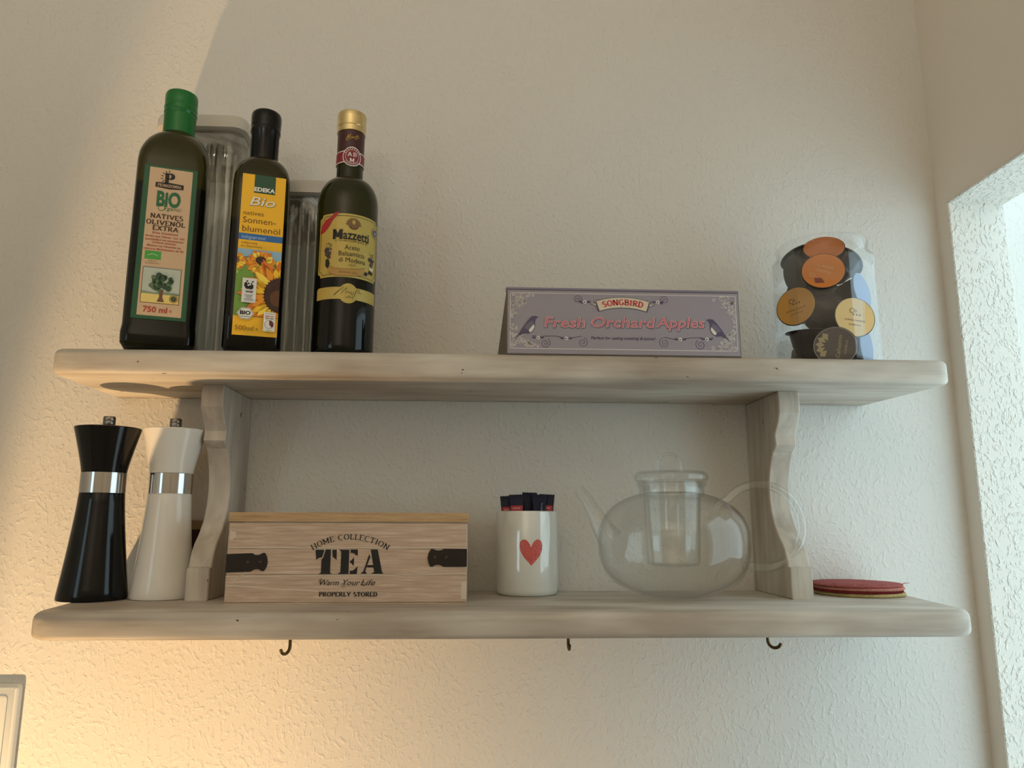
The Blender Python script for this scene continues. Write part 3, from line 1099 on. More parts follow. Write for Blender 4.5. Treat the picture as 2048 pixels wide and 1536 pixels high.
def storage_jar(name, x, y, w, d, h, label):
    t = thing(name, (x, y, ZU), label, 'jar', 'ribbed glass storage jars')
    hb = h - 0.022
    g = MB()
    outer = [ribring(w / 2 - .008, d / 2 - .008, .016, .0005), ribring(w / 2 - .001, d / 2 - .001, .018, .004), ribring(w / 2, d / 2, .018, .012, amp=.0022)]
    outer += [ribring(w / 2, d / 2, .018, z, amp=.0022) for z in (hb * .4, hb * .8, hb - .022)]
    outer += [ribring(w / 2, d / 2, .018, hb - .016), ribring(w / 2 - .002, d / 2 - .002, .018, hb - .008), ribring(w / 2 - .006, d / 2 - .006, .016, hb)]
    inner = [ribring(w / 2 - .009, d / 2 - .009, .014, z) for z in (hb, hb * .5, .008)]
    g.loft(outer + inner)
    g.obj('glass_body', jar_glass, t, 40)
    lr = [rring(w / 2 - .003, d / 2 - .003, .016, hb + .0005), rring(w / 2 + .0005, d / 2 + .0005, .018, hb + .002), rring(w / 2 + .0008, d / 2 + .0008, .019, hb + .015), rring(w / 2 - .001, d / 2 - .001, .018, hb + .020), rring(w / 2 - .006, d / 2 - .006, .016, hb + .022)]
    MB().loft(lr).obj('lid', lid_m, t, 35)
    pl = [ribring(w / 2 - .0115, d / 2 - .0115, .012, z, 18, amp=.0014) for z in (hb - .050, hb - .036)] + [ribring(w / 2 - .0105, d / 2 - .0105, .012, z, 18, amp=.0014) for z in (hb - .034, hb - .018)] + [ribring(w / 2 - .0098, d / 2 - .0098, .012, hb + .0003)]
    MB().loft(pl).obj('lid_seal', plug_m, t, 35)
    return t


storage_jar('storage_jar', -0.384, -0.0420, 0.122, 0.076, 0.357, 'tall ribbed glass storage jar with grey lid behind olive oil bottle')
storage_jar('storage_jar', -0.2420, -0.0420, 0.092, 0.076, 0.264, 'shorter ribbed glass storage jar with grey lid between sunflower oil and vinegar bottles')

# ------------------------------------------------------------------ mauve songbird box
bx0, bw, bh = 0.0357, 0.2835, 0.0830
mauve = pm('mauve_printed_card', '#979099', 0.5)
bt = thing('decorative_box', (bx0, -0.181, ZU), 'long mauve box with pink fresh orchard apples print and songbirds', 'box')
shade_card = pm('box_shaded_card', '#6f665d', 0.6)  # plain card, with the shade on the side put into its colour
# upright front, back sloping in towards the top
c = 0.0009
ex = .010
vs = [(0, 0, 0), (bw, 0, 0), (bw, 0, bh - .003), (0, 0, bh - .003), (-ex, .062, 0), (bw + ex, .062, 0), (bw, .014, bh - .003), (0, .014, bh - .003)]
MB().add(vs, [(0, 1, 2, 3), (4, 7, 6, 5), (0, 3, 7, 4), (1, 5, 6, 2), (3, 2, 6, 7), (0, 4, 5, 1)]).obj('box_body', [shade_card], bt, 0)
MB().box(-.0006, bw + .0006, -.0004, .0146, bh - .0028, bh, .0008).obj('top_edge', pm('mauve_edge', '#827b8d', .5), bt, 0)
panel = MB().box(.0012, bw - .0012, -.0008, .0004, .0012, bh - .0040, .0).obj('front_panel', mauve, bt, 0)
fx = lambda zx, zy: ((zx - 97) / 1866 * bw, (585 + (zx - 97) * .0125 - zy) / 528 * bh)
pale = pm('lace_cream', '#e2dad4', .55)
pinkm = pm('pink_letter', '#cf6a78', .5)
slate = pm('slate_violet_ink', '#544b66', .55)
A = Art()
for x0, x1, z0, z1 in ((.0040, bw - .0040, .0068, .0075), (.0040, bw - .0040, bh - .0076, bh - .0069)):
    A.rect(x0, x1, z0, z1, pale, 2)
for x0 in (.0040, bw - .0047):
    A.rect(x0, x0 + .0007, .0068, bh - .0069, pale, 2)
q = random.Random(21)
for sx in (0, 1):
    for sz in (0, 1):
        for k in range(95):
            # lace fills a curved corner
            u, v = q.random(), q.random()
            if (u ** .65 + v ** .65) > 1.12:
                continue
            X, Z = .0065 + u * .031, .0095 + v * .031
            X = X if not sx else bw - X
            Z = Z if not sz else bh - .0015 - Z + .002
            A.spiral(X, Z, q.uniform(.0016, .0030), q.uniform(1.1, 1.8), q.uniform(0, 360), 0.0005, pale, 2, q.choice((-1, 1)), 14)
# banner
bc = fx(1022, 232)
RBN = .0900
mkb = lambda r0, r1, a: [(bc[0] + r * math.sin(R(t)), bc[1] - RBN + r * math.cos(R(t))) for r, ts in ((r0, range(-a, a + 1, 2)), (r1, range(a, -a - 1, -2))) for t in ts]
for sgn in (-1, 1):
    A.poly([(bc[0] + sgn * .0270, bc[1] + .0005), (bc[0] + sgn * .0400, bc[1] + .0060), (bc[0] + sgn * .0345, bc[1] + .0065), (bc[0] + sgn * .0350, bc[1] + .0105), (bc[0] + sgn * .0285, bc[1] + .0115)], slate, 2)
    A.poly([(bc[0] + sgn * .0272, bc[1] + .0012), (bc[0] + sgn * .0385, bc[1] + .0062), (bc[0] + sgn * .0338, bc[1] + .0060), (bc[0] + sgn * .0343, bc[1] + .0100), (bc[0] + sgn * .0285, bc[1] + .0108)], cream, 3)
A.poly(mkb(RBN + .0012, RBN + .0148, 19), slate, 4)
A.poly(mkb(RBN + .0018, RBN + .0142, 18), cream, 5)
A.serif('SONGBIRD', bc[0], bc[1] + .0083, .0066, .0500, pm('banner_red', '#c8434a', .5), 6, wt=.26, thin=.15, bend=RBN + .006)
# title
for s, zx, w in (('Fresh', 562, .0480), ('Orchard', 1020, .0760), ('Apples', 1485, .0580)):
    X, Z = fx(zx, 336)
    A.text(s, X + .0004, Z - .0004, .0128, slate, 2, w=w + .0016, bold=.045, shear=.18)
    A.text(s, X, Z, .0128, pale, 3, w=w + .0006, bold=.022, shear=.18)
    A.text(s, X, Z, .0128, pinkm, 4, w=w - .0006, bold=.002, shear=.18)
X, Z = fx(1020, 461)
A.text('Perfect for eating cooking & juices!', X, Z, .0036, slate, 3, w=.0775, shear=.25, bold=.015)


def sprig(zx, zy, pts, curls, berries):
    A.stroke([fx(a, b) for a, b in pts], .0007, slate, 2)
    for a, b, r, a0, hand in curls:
        X, Z = fx(a, b)
        A.spiral(X, Z, r, 1.7, a0, .0006, slate, 2, hand)
    for a, b in berries:
        X, Z = fx(a, b)
        A.disc(X, Z, .0022, pale, 3, n=10)
        A.disc(X - .0002, Z - .0002, .0010, slate, 4, n=8)
        for sgn in (-1, 1):
            A.poly([(X + sgn * .0022, Z), (X + sgn * .0052, Z + .0016), (X + sgn * .0078, Z + .0004), (X + sgn * .0050, Z - .0014)], slate, 3)


sprig(0, 0, [(300, 438), (350, 455), (400, 446), (480, 445), (560, 462), (620, 458), (690, 446)], [(402, 500, .0062, 60, -1), (698, 495, .0062, 80, -1)], [(345, 458), (568, 463)])
sprig(0, 0, [(1345, 452), (1420, 468), (1480, 470), (1560, 458), (1640, 456), (1690, 468), (1740, 456)], [(1347, 498, .0066, 100, 1), (1638, 512, .0066, 120, 1)], [(1475, 470), (1690, 468)])
sprig(0, 0, [(690, 190), (720, 176), (760, 166)], [(662, 155, .0058, -60, 1)], [(718, 176)])
sprig(0, 0, [(1345, 190), (1310, 176), (1265, 170)], [(1360, 160, .0060, 240, -1)], [(1305, 176)])
slate2 = pm('bird_grey', '#6d6878', .55)
for pts, mat, L in (
        ([(160, 472), (195, 425), (230, 370), (270, 318), (295, 292), (325, 288), (352, 298), (330, 306), (322, 330), (322, 370), (305, 410), (270, 428), (235, 424), (200, 440)], slate, 3),
        ([(232, 384), (262, 345), (300, 322), (312, 340), (296, 372), (262, 398)], slate2, 4),
        ([(270, 400), (312, 352), (318, 376), (300, 408), (280, 418)], pale, 5)):
    A.poly([fx(a, b) for a, b in pts], mat, L)
    A.poly([fx(2040 - a, b + 20) for a, b in pts][::-1], mat, L)
A.build('front_print', panel, flat(-.0008))

# ------------------------------------------------------------------ hexagonal plastic jar with coffee capsules
JX, JY, JA = 0.4575, -0.118, R(-26.0)
jt = thing('plastic_jar', (JX, JY, ZU), 'open clear hexagonal plastic jar filled with coffee capsules', 'jar', rz=JA)
plastic = clear('clear_plastic', (0.975, 0.982, 0.982), 0.022, 0.03, 4.5, 0.75)
HS = 0.0635


def hexring(r, z, soft=0.0, n=8):
    """hexagon with a flat facing -y; soft 1 = circle"""
    out = []
    for k in range(6):
        a0, a1 = R(60 * k), R(60 * k + 60)
        for j in range(n):
            t = j / n
            h = Vector((math.cos(a0), math.sin(a0))).lerp(Vector((math.cos(a1), math.sin(a1))), t) * r
            a = a0 + (a1 - a0) * t
            c_ = Vector((math.cos(a), math.sin(a))) * r * 0.925
            p = h.lerp(c_, soft)
            out.append((p.x, p.y, z))
    return out


T = 0.0015
outer = [hexring(HS - .006, .0, .15), hexring(HS - .001, .0015, .08), hexring(HS, .005, .05), hexring(HS, .12, .05), hexring(HS, .1465, .06), hexring(HS - .001, .1505, .2), hexring(HS - .0025, .1530, .6), hexring(HS - .003, .1545, .9), hexring(HS - .003, .1610, .95), hexring(HS - .002, .1625, .95), hexring(HS - .002, .1645, .95), hexring(HS - .0035, .1658, .95)]
inner = [hexring(HS - .0055, .1655, .95), hexring(HS - .0050, .1545, .9), hexring(HS - .0035, .149, .2), hexring(HS - T, .145, .05), hexring(HS - T, .006, .05), hexring(HS - .008, .0025, .15)]
MB().loft(outer + inner).obj('jar_body', plastic, jt, 40)

cap_black = pm('capsule_black', '#0e0f11', 0.25, spec=0.3)
foil = {
    'orange': pm('capsule_foil_orange', '#c4743a', 0.38, 0.3),
    'amber': pm('capsule_foil_amber', '#cf8038', 0.38, 0.3),
    'gold': pm('capsule_foil_gold', '#c8984a', 0.38, 0.35),
    'pale': pm('capsule_foil_pale_gold', '#dcb878', 0.38, 0.3),
    'black': pm('capsule_foil_black', '#38322f', 0.32, 0.1),
    'blue': pm('capsule_foil_blue', '#7288ad', 0.4, 0.2),
}
CR = 0.0262
body_me = None
lid_me = {}


def capsule(p, d, col, label, roll=0.0, r=CR):
    """p = centre of the lid, d = direction the lid faces"""
    global body_me
    d = Vector(d).normalized()
    t = thing('coffee_capsule', p, label, 'capsule', 'coffee capsules in the jar')
    t.rotation_euler = (d.to_track_quat('Z', 'Y') @ Matrix.Rotation(roll, 4, 'Z').to_quaternion()).to_euler()
    k = r / CR
    if body_me is None:
        b = MB().lathe([(.0001, -.0315), (.0100, -.0312), (.0150, -.0295), (.0165, -.0265), (.0172, -.020), (.0178, -.0195), (.0208, -.004), (.0225, -.0018), (CR - .0004, -.0016), (CR, -.0010), (CR, -.0003), (CR - .0006, .0), (.0001, .0)], 36)
        o = b.obj('capsule_body', cap_black, t, 40)
        body_me = o.data
    else:
        o = bpy.data.objects.new('capsule_body', body_me)
        COL.objects.link(o)
        o.parent = t
    if col not in lid_me:
        l_ = MB().lathe([(CR - .0010, .0001), (CR - .0012, .0005), (.018, .0004), (.008, .0006), (.0001, .0007)], 36).obj('foil_lid', foil[col], t, 40)
        lid_me[col] = l_.data
    else:
        l_ = bpy.data.objects.new('foil_lid', lid_me[col])
        COL.objects.link(l_)
        l_.parent = t
    t.scale = (k, k, k)
    return t, l_


JP = lambda u, v, z: Vector((JX, JY, ZU + z)) + Matrix.Rotation(JA, 3, 'Z') @ Vector((u, v, 0))
JD = lambda u, v, z: Matrix.Rotation(JA, 3, 'Z') @ Vector((u, v, z))
up_print = lambda x, z, d: (x, z, .0008 + d)


def lid_print(l_, kind):
    A = Art(0.0001)
    if kind == 'cup':
        m_ = pm('capsule_brown_ink', '#6d4a22', .5)
        A.ring(-.004, .008, .003, .0007, m_, 1).ring(.000, .008, .0015, .0006, m_, 1, n=12)
        for k in range(3):
            A.disc(-.002 + k * .004, .003, .0012, m_, 1, n=8)
        A.text('crema intensa', 0, -.004, .0030, m_, 1, w=.026)
        A.text('arabica', 0, -.010, .0026, m_, 1, w=.016)
    elif kind == 'caffe':
        m_ = pm('capsule_tan_ink', '#dfb88a', .5)
        A.text('CAFFÈ', .001, .006, .0040, m_, 1, w=.020)
        A.text('CREMA', .001, -.001, .0040, m_, 1, w=.020)
        A.ring(-.010, -.010, .003, .0006, m_, 1, n=14)
        A.poly([(-.002, -.020), (.008, -.016), (.002, -.011), (-.006, -.014)], pm('capsule_plum_ink', '#7c3a34', .5), 1)
    else:
        m_ = pm('capsule_leaf_ink', '#a89a76', .5)
        A.ring(0, 0, .0246, .0007, pm('capsule_rim_silver', '#9c9a96', .4), 1, n=36)
        A.text('Cafissimo', 0, -.004, .0046, m_, 1, w=.030)
        A.text('VANILLA', 0, -.012, .0030, m_, 1, w=.018)
        for a in range(40, 141, 25):
            c_, s_ = math.cos(R(a)), math.sin(R(a))
            A.poly([(.008 * c_, .004 + .008 * s_), (.016 * c_ - .004 * s_, .004 + .014 * s_ + .004 * c_), (.020 * c_, .004 + .019 * s_), (.016 * c_ + .004 * s_, .004 + .014 * s_ - .004 * c_)], m_, 1)
    o = A.build('lid_print', l_.parent, up_print)
    return o


_, l_ = capsule(JP(.001, -.0500, .1175), JD(.05, -1, .28), 'amber', 'coffee capsule with large orange foil lid facing out near the jar rim', R(-25))
lid_print(l_, 'caffe')
_, l_ = capsule(JP(.004, -.006, .1625), JD(.05, -.85, .62), 'orange', 'topmost coffee capsule with orange foil lid sticking out of the jar', R(10))
_, l_ = capsule(JP(-.0345, -.0385, .078), JD(-.42, -1, .10), 'gold', 'coffee capsule with gold foil lid at the left side of the jar', R(10))
lid_print(l_, 'cup')
_, l_ = capsule(JP(.0335, -.0360, .0570), JD(.50, -1, .06), 'pale', 'coffee capsule with pale gold foil lid at the right side of the jar', R(-8))
lid_print(l_, 'cup')
_, l_ = capsule(JP(.0085, -.0512, .0185), JD(.08, -1, .12), 'black', 'coffee capsule with black printed lid and cream leaf at the jar bottom', R(80))
lid_print(l_, 'leaf')
capsule(JP(.0460, .0030, .1000), JD(1, -.45, .1), 'blue', 'coffee capsule with blue foil lid in the upper right of the jar')
capsule(JP(.0460, .0080, .0275), JD(1, -.35, .0), 'blue', 'coffee capsule with blue foil lid in the lower right of the jar')
capsule(JP(-.0030, -.0060, .0740), JD(-.02, 1, .1), 'black', 'black coffee capsule showing its rounded base in the jar middle')
capsule(JP(-.0240, -.0255, .0460), JD(.0, -.1, 1), 'black', 'black coffee capsule standing upright above the lowest one, jar left')
capsule(JP(-.0290, .0200, .0035), JD(.0, .0, -1), 'black', 'black coffee capsule standing on the jar floor, lower left')
capsule(JP(-.0330, -.0200, .1260), JD(-.80, -.55, -.25), 'black', 'black coffee capsule lying sideways in the upper left of the jar')
capsule(JP(-.0280, .0240, .1640), JD(-.35, .25, .9), 'black', 'black coffee capsule poking above the jar rim on the left')
capsule(JP(.0270, .0200, .1480), JD(.45, .5, .75), 'black', 'black coffee capsule just below the jar rim on the right')
capsule(JP(-.0330, .0180, .1030), JD(-.75, .5, .2), 'black', 'black coffee capsule behind the gold lidded one in the jar')
capsule(JP(.0000, .0480, .1050), JD(0, 1, .1), 'black', 'black coffee capsule at the back of the jar, near the wall')
capsule(JP(.0050, .0480, .0400), JD(0, 1, .0), 'black', 'black coffee capsule low at the back of the jar')

# ------------------------------------------------------------------ salt and pepper mills
steel = pm('polished_steel', '#c9c7c4', 0.12, 1.0)
steel_b = pm('brushed_steel', '#8d8a86', 0.3, 1.0)


def mill(name, x, y, mat, label, rb=0.038, rz=0.0):
    t = thing(name, (x, y, ZL), label, 'mill', 'salt and pepper mills', rz)
    b = MB()
    prof = [(rb - .004, 0.0), (rb - .0008, .0006), (rb, .003)]
    for k in range(1, 13):
        s = k / 12
        prof.append((0.0252 + (rb - 0.0252) * (1 - s) ** 1.25, .003 + .120 * s))
    prof += [(0.0248, 0.1245)]
    b.lathe(prof, 56)
    b.obj('mill_body', mat, t, 30)
    MB().lathe([(.0240, .1240), (.0254, .1245), (.0254, .1488), (.0240, .1492)], 56).obj('steel_ring', steel, t, 30)
    hp = [(.0240, .1490), (.0250, .1494)]
    for k in range(1, 11):
        s = k / 10
        hp.append((0.0250 + 0.0125 * s ** 1.15, .1494 + .0532 * s))
    hp += [(.0372, .2034), (.0355, .2040), (.012, .2043), (.0001, .2043)]
    MB().lathe(hp, 56).obj('mill_head', mat, t, 30)
    MB().lathe([(.0052, .2040), (.0052, .2062), (.0068, .2078), (.0071, .2090), (.0071, .2120), (.0069, .2124), (.0071, .2128), (.0071, .2165), (.0064, .2180), (.0001, .2184)], 28).obj('top_knob', steel_b, t, 30)
    return t


mill('pepper_mill', -0.4505, -0.1090, pm('gloss_black_lacquer', '#050607', 0.12, spec=0.35), 'glossy black pepper mill with steel ring and knob', 0.0385)
mill('salt_mill', -0.3765, -0.0930, pm('gloss_white_lacquer', '#e6e3dc', 0.15), 'glossy white salt mill with steel ring and knob', 0.0360)

# small dark red box half hidden behind the white mill and the bracket
hb_ = thing('small_box', (-0.372, -0.026, ZL), 'small dark red box with tan lid, mostly hidden behind white mill', 'box')
MB().box(-.028, .028, -.018, .018, 0, .080, .001).obj('box_body', pm('dark_red_card', '#3d1a14', .5), hb_, 0)
MB().box(-.0285, .0285, -.0185, .0185, .0805, .0925, .001).obj('box_lid', pm('tan_card', '#8d7557', .6), hb_, 0)

# ------------------------------------------------------------------ wooden tea box
tb = thing('tea_box', (-0.2812, -0.160, ZL), 'pale wooden plank tea box with black TEA stencil and iron straps', 'box')
TW, TD = 0.2735, 0.098
pine = raw_wood('limed_pine', '#c8b09b', '#b39b86', '#dacab7')
pine2 = raw_wood('pine_lid', '#bf9f78', '#a98a64', '#caae88')
white_rub = pm('white_rubbed_edge', '#d6c9b6', .6)
for z0, z1 in ((.0012, .0319), (.0320, .0613), (.0614, .0902)):
    MB().box(.0004, TW - .0004, .0, .008, z0, z1, .0011).obj('plank', pine, tb, 0)
for x0 in (.0, TW - .008):
    MB().box(x0 + .0002, x0 + .0078, .0083, TD, .0012, .0902, .0008).obj('side_panel', pine, tb, 0)
MB().box(.0085, TW - .0085, TD - .008, TD - .0002, .0012, .0902, .0008).obj('back_panel', pine, tb, 0)
MB().box(.0002, TW - .0002, .0004, TD, .0, .0010).obj('bottom_panel', pine, tb, 0)
MB().box(-.0006, TW + .0012, -.0008, TD + .001, .0912, .1020, .0010).obj('lid', pine2, tb, 0)
iron = pm('dark_iron_strap', '#2b231d', .6, .4)
fx = lambda zx, zy: ((zx - 70) / 1910 * TW, (785 - zy) / 640 * .0902)


def strap(px):
    pts = [fx(a, b) for a, b in px]
    c_ = .0004
    s_ = MB().prism(pts, [(0.0, 0), (.0010, 0), (.0014, c_)], lambda u, v, t: (u, -t - .0001, v)).obj('iron_strap', iron, tb, 0)
    return s_


sl = strap([(72, 395), (255, 388), (275, 388), (288, 400), (312, 404), (335, 398), (352, 386), (372, 386), (390, 420), (396, 456), (390, 495), (370, 528), (350, 528), (332, 514), (305, 512), (285, 520), (268, 533), (72, 540)])
sr_ = strap([(1978, 352), (1810, 352), (1788, 352), (1775, 362), (1745, 366), (1720, 360), (1705, 352), (1685, 356), (1668, 390), (1662, 425), (1668, 460), (1685, 494), (1705, 494), (1722, 482), (1748, 478), (1772, 484), (1790, 495), (1978, 495)])
nail_m = pm('nail_head', '#4a3f35', .5, .6)
for st_, ns in ((sl, ((340, 458), (242, 462))), (sr_, ((1718, 420), (1812, 420)))):
    for a, b in ns:
        X, Z = fx(a, b)
        n_ = MB().lathe([(.0022, .0), (.0018, .0006), (.0001, .0009)], 12)
        n_.xf(Matrix.Translation((X, -.0014, Z)) @ Matrix.Rotation(R(90), 4, 'X'))
        n_.obj('nail', nail_m, st_, 40)
A = Art()
stn = pm('stencil_black', '#191715', .65)
X, Z = fx(1042, 250)
A.serif('HOME COLLECTION', X, Z - .0010, .0060, .0930, stn, 2, wt=.14, thin=.06, slab=.14, bend=.0830)
# stencil TEA


def stencil(polys):
    for pl_ in polys:
        A.poly([fx(a, b) for a, b in pl_], stn, 2)


stencil([
    # T
    [(768, 360), (838, 360), (822, 420), (795, 426), (776, 440)],
    [(848, 358), (890, 358), (890, 540), (902, 552), (802, 552), (818, 540), (818, 440), (832, 420)],
    [(900, 360), (936, 360), (938, 442), (922, 428), (906, 420)],
    # E
    [(952, 360), (1036, 360), (1036, 552), (950, 552), (972, 538), (972, 376)],
    [(1046, 358), (1104, 358), (1104, 410), (1088, 402), (1074, 388), (1046, 384)],
    [(1046, 448), (1056, 444), (1070, 424), (1076, 424), (1076, 484), (1070, 484), (1056, 466), (1046, 464)],
    [(1046, 528), (1074, 524), (1090, 508), (1106, 492), (1102, 552), (1046, 552)],
    # A
    [(1206, 358), (1262, 358), (1300, 530), (1312, 550), (1216, 550), (1240, 536), (1232, 500), (1180, 500), (1184, 482), (1230, 482)],
    [(1196, 392), (1204, 420), (1176, 500), (1168, 530), (1184, 550), (1130, 550), (1152, 532), (1170, 478)],
])
X, Z = fx(1032, 622)
for s, cx_, w in (('Warm', 888, .0225), ('Your', 1060, .0200), ('Life', 1200, .0155)):
    X, Z = fx(cx_, 618)
    A.text(s, X, Z, .0066, stn, 2, w=w, shear=.45)
A.ring(*fx(822, 606), .0022, .0004, stn, 2, n=16)
A.ring(*fx(1000, 640), .0022, .0004, stn, 2, n=16)
A.ring(*fx(1160, 630), .0018, .0004, stn, 2, n=16)
X, Z = fx(1040, 711)
A.serif('PROPERLY STORED', X, Z, .0046, .0655, stn, 2, wt=.24, thin=.10, slab=.2)
# white scuffs rubbed along the plank joints and one long scratch
q = random.Random(9)
for zz in (346, 552):
    A.stroke([fx(75 + k * 100, zz + q.uniform(-2, 2) + (0 if zz == 346 else (20 - k))) for k in range(20)], .0011, white_rub, 1)
A.stroke([fx(a, b) for a, b in ((80, 640), (200, 648), (330, 655), (450, 668), (620, 675), (760, 684), (800, 690))], .0012, white_rub, 1)
A.stroke([fx(a, b) for a, b in ((1090, 690), (1250, 700), (1400, 708), (1560, 716), (1700, 722), (1870, 732))], .0006, white_rub, 1)
A.stroke([fx(a, b) for a, b in ((120, 625), (180, 575), (240, 535))], .0007, white_rub, 1)
A.rect(*[v for v in (fx(1935, 0)[0], fx(1975, 0)[0])], fx(0, 750)[1], fx(0, 615)[1], white_rub, 1)
A.poly([fx(a, b) for a, b in ((88, 210), (130, 220), (135, 255), (105, 285), (85, 280))], white_rub, 1)
A.build('stencil_lettering', tb, flat(-.0001))

# ------------------------------------------------------------------ cup with sugar sticks
MX, MY = 0.0690, -0.0520
cup = thing('ceramic_cup', (MX, MY, ZL), 'white ceramic cup with a single red heart, holding sugar sticks', 'cup', rz=R(0))
RM, HM = 0.0402, 0.1055
china = pm('white_glazed_china', '#d9dcd6', 0.06, spec=1.0, coat=1.0)
prof = [(.0001, .0025), (RM - .008, .0025), (RM - .006, .0), (RM - .003, .0006), (RM - .0008, .003), (RM, .007), (RM, HM - .002), (RM - .0006, HM - .0004), (RM - .0015, HM), (RM - .0026, HM - .0006), (RM - .0032, HM - .003), (RM - .0034, .010), (RM - .006, .006), (.0001, .0055)]
MB().lathe(prof, 72).obj('cup_body', china, cup, 40)
A = Art()
heart = [(0, -.0165), (-.0048, -.0110), (-.0100, -.0050), (-.0137, .0020), (-.0146, .0078), (-.0138, .0124), (-.0110, .0152), (-.0076, .0156), (-.0046, .0138), (-.0022, .0104), (-.0002, .0062), (.0018, .0104), (.0042, .0138), (.0072, .0156), (.0106, .0154), (.0136, .0128), (.0148, .0084), (.0142, .0024), (.0110, -.0046), (.0052, -.0112)]
hm = pm('red_heart_print', '#cf5650', .35)
n, l, b = nt(hm)
sp = noise(n, l, coords(n, l), 900, 2)
rp = ramp(n, [(0.35, lin('#b9413d')), (0.62, lin('#d8706a'))])
l.new(sp.outputs['Fac'], rp.inputs['Fac'])
l.new(rp.outputs['Color'], b.inputs['Base Color'])
A.poly([(a + .0025, c_ + .0545) for a, c_ in heart], hm, 1)
A.build('heart_print', cup, cyl(RM), cut=.002)

navy = pm('navy_sachet_paper', '#10152e', .4, spec=.25)
sred = pm('sachet_red', '#b02a34', .45)
sgr = pm('sachet_grey', '#5d6068', .5)
sach = [(-.0200, -.008, -3.0, 0.0, .1245, 'leftmost navy sugar stick with red panel in the heart cup', 0),
        (-.0105, -.0150, -2, -6, .1260, 'second navy sugar stick from the left, red panel, in the heart cup', 0),
        (.0005, -.0040, 1, 5, .1290, 'tallest navy sugar stick in the middle of the heart cup', 1),
        (.0105, -.0130, 2, 8, .1262, 'navy sugar stick with grey emblem in the heart cup', 2),
        (.0205, -.0050, 3, -10, .1268, 'rightmost navy sugar stick with red panel in the heart cup', 0)]
for sx, sy, tilt, yw, top, lb, kind in sach:
    t = thing('sugar_stick', (MX + sx, MY + sy, ZL + .008), lb, 'sugar stick', 'sugar sticks in the cup')
    t.rotation_euler = (R(2), R(tilt), R(yw))
    h_ = top - .008
    sb_ = MB()
    w_ = .0090
    sb_.loft([rring(w_ * .86, .0008, .0007, 0.0, 3), rring(w_ * .9, .0030, .0025, .010, 3), rring(w_ * .9, .0036, .003, .05, 3), rring(w_, .0030, .0025, h_ - .014, 3), rring(w_ * 1.05, .0006, .0005, h_ - .007, 3), rring(w_ * 1.08, .0005, .0004, h_, 3)])
    # pinked top seal
    k_ = 7
    zz = [(-w_ * 1.08 + 2.16 * w_ * i / (2 * k_), h_ + (.0012 if i % 2 else 0)) for i in range(2 * k_ + 1)]
    sb_.prism([(-w_ * 1.08, h_ - .002)] + [(w_ * 1.08, h_ - .002)] + zz[::-1], [(-.0003, 0), (.0003, 0)], lambda u, v, tt: (u, tt, v))
    so = sb_.obj('paper_sleeve', navy, t, 40)
    A = Art()
    if kind == 0:
        A.rect(-w_ * .85, w_ * .85, h_ - .034, h_ - .0135, sred, 1)
        A.text('SUGAR', 0, h_ - .0168, .0018, white_p, 2, w=.0095)
        for r_ in range(2):
            A.rect(-w_ * .6, w_ * .6, h_ - .0205 - r_ * .002, h_ - .0199 - r_ * .002, pm('sachet_pink', '#d0787c', .5), 2)
    elif kind == 2:
        A.poly([(-.004, h_ - .022), (.001, h_ - .021), (.002, h_ - .010), (.0045, h_ - .010), (.003, h_ - .014), (.0045, h_ - .024), (.001, h_ - .027), (-.0035, h_ - .026)], sgr, 1)
    if A.p:
        A.build('sleeve_print', so, flat(-.0038))

# ------------------------------------------------------------------ glass teapot
PX, PY = 0.2495, -0.1000
pot = thing('glass_teapot', (PX, PY, ZL), 'clear round glass teapot with infuser, lid and looped handle', 'teapot', rz=R(-4))
tg = clear('teapot_glass', (0.993, 0.996, 0.993), 0.032, 0.015, 4.4, 0.75)
sg_ = clear('glass_rod', (0.98, 0.985, 0.98), 0.07, 0.02, 2.2, 0.8)
BRad, BZ = 0.0935, 0.0655
BZ = 0.0670
prof_o = [(.001, .0030), (.026, .0014), (.036, .0020), (.042, .0036)]
for k in range(27):
    h_ = .0055 + (.1272 - .0055) * k / 26
    q_ = abs(h_ - BZ) / (.0655 if h_ < BZ else .0640)
    prof_o.append((BRad * (1 - q_ ** (2.6 if h_ < BZ else 2.4)) ** (1 / (2.6 if h_ < BZ else 2.4)), h_))
neck = [(.0412, .1290), (.0408, .1310), (.0408, .1340), (.0425, .1368), (.0445, .1380)]
outer = prof_o + neck
inner = [(max(r_ - .0018, .0005), z_ + (.0018 if z_ < .03 else 0)) for r_, z_ in outer][::-1]
inner[0] = (.0430, .1388)
MB().lathe(outer + inner, 72).obj('pot_body', tg, pot, 50)
# infuser beaker hanging in the neck
io = [(.0005, .0395), (.028, .0390), (.0318, .0402), (.0330, .0440), (.0345, .090), (.0362, .128), (.0372, .1340), (.0392, .1395), (.0448, .1405)]
ii = [(max(r_ - .0014, .0004), z_ + (.0014 if z_ < .043 else 0.0006)) for r_, z_ in io][::-1]
MB().lathe(io + ii, 64).obj('infuser', tg, pot, 50)
# lid: domed rim, flat top, loop
lp = [(.0350, .1290), (.0358, .1420), (.0440, .1428), (.0462, .1455), (.0466, .1490), (.0455, .1525), (.0425, .1548), (.0300, .1560), (.0005, .1566)]
lo_ = [(max(r_ - .0016, .0004), z_ - .0016) for r_, z_ in lp[3:]][::-1] + [(.0340, .1425), (.0335, .1290)]
lid = MB().lathe(lp + lo_, 64).obj('pot_lid', tg, pot, 50)
loop = [(-.0165, 0, .1545), (-.0172, 0, .162)] + [(-.0020 - .0152 * math.cos(R(a)), 0, .1640 + .0140 * math.sin(R(a))) for a in range(10, 171, 16)] + [(.0135, 0, .161), (.0140, 0, .1545)]
MB().tube(loop, .0021, 10).obj('lid_loop', sg_, lid, 60)
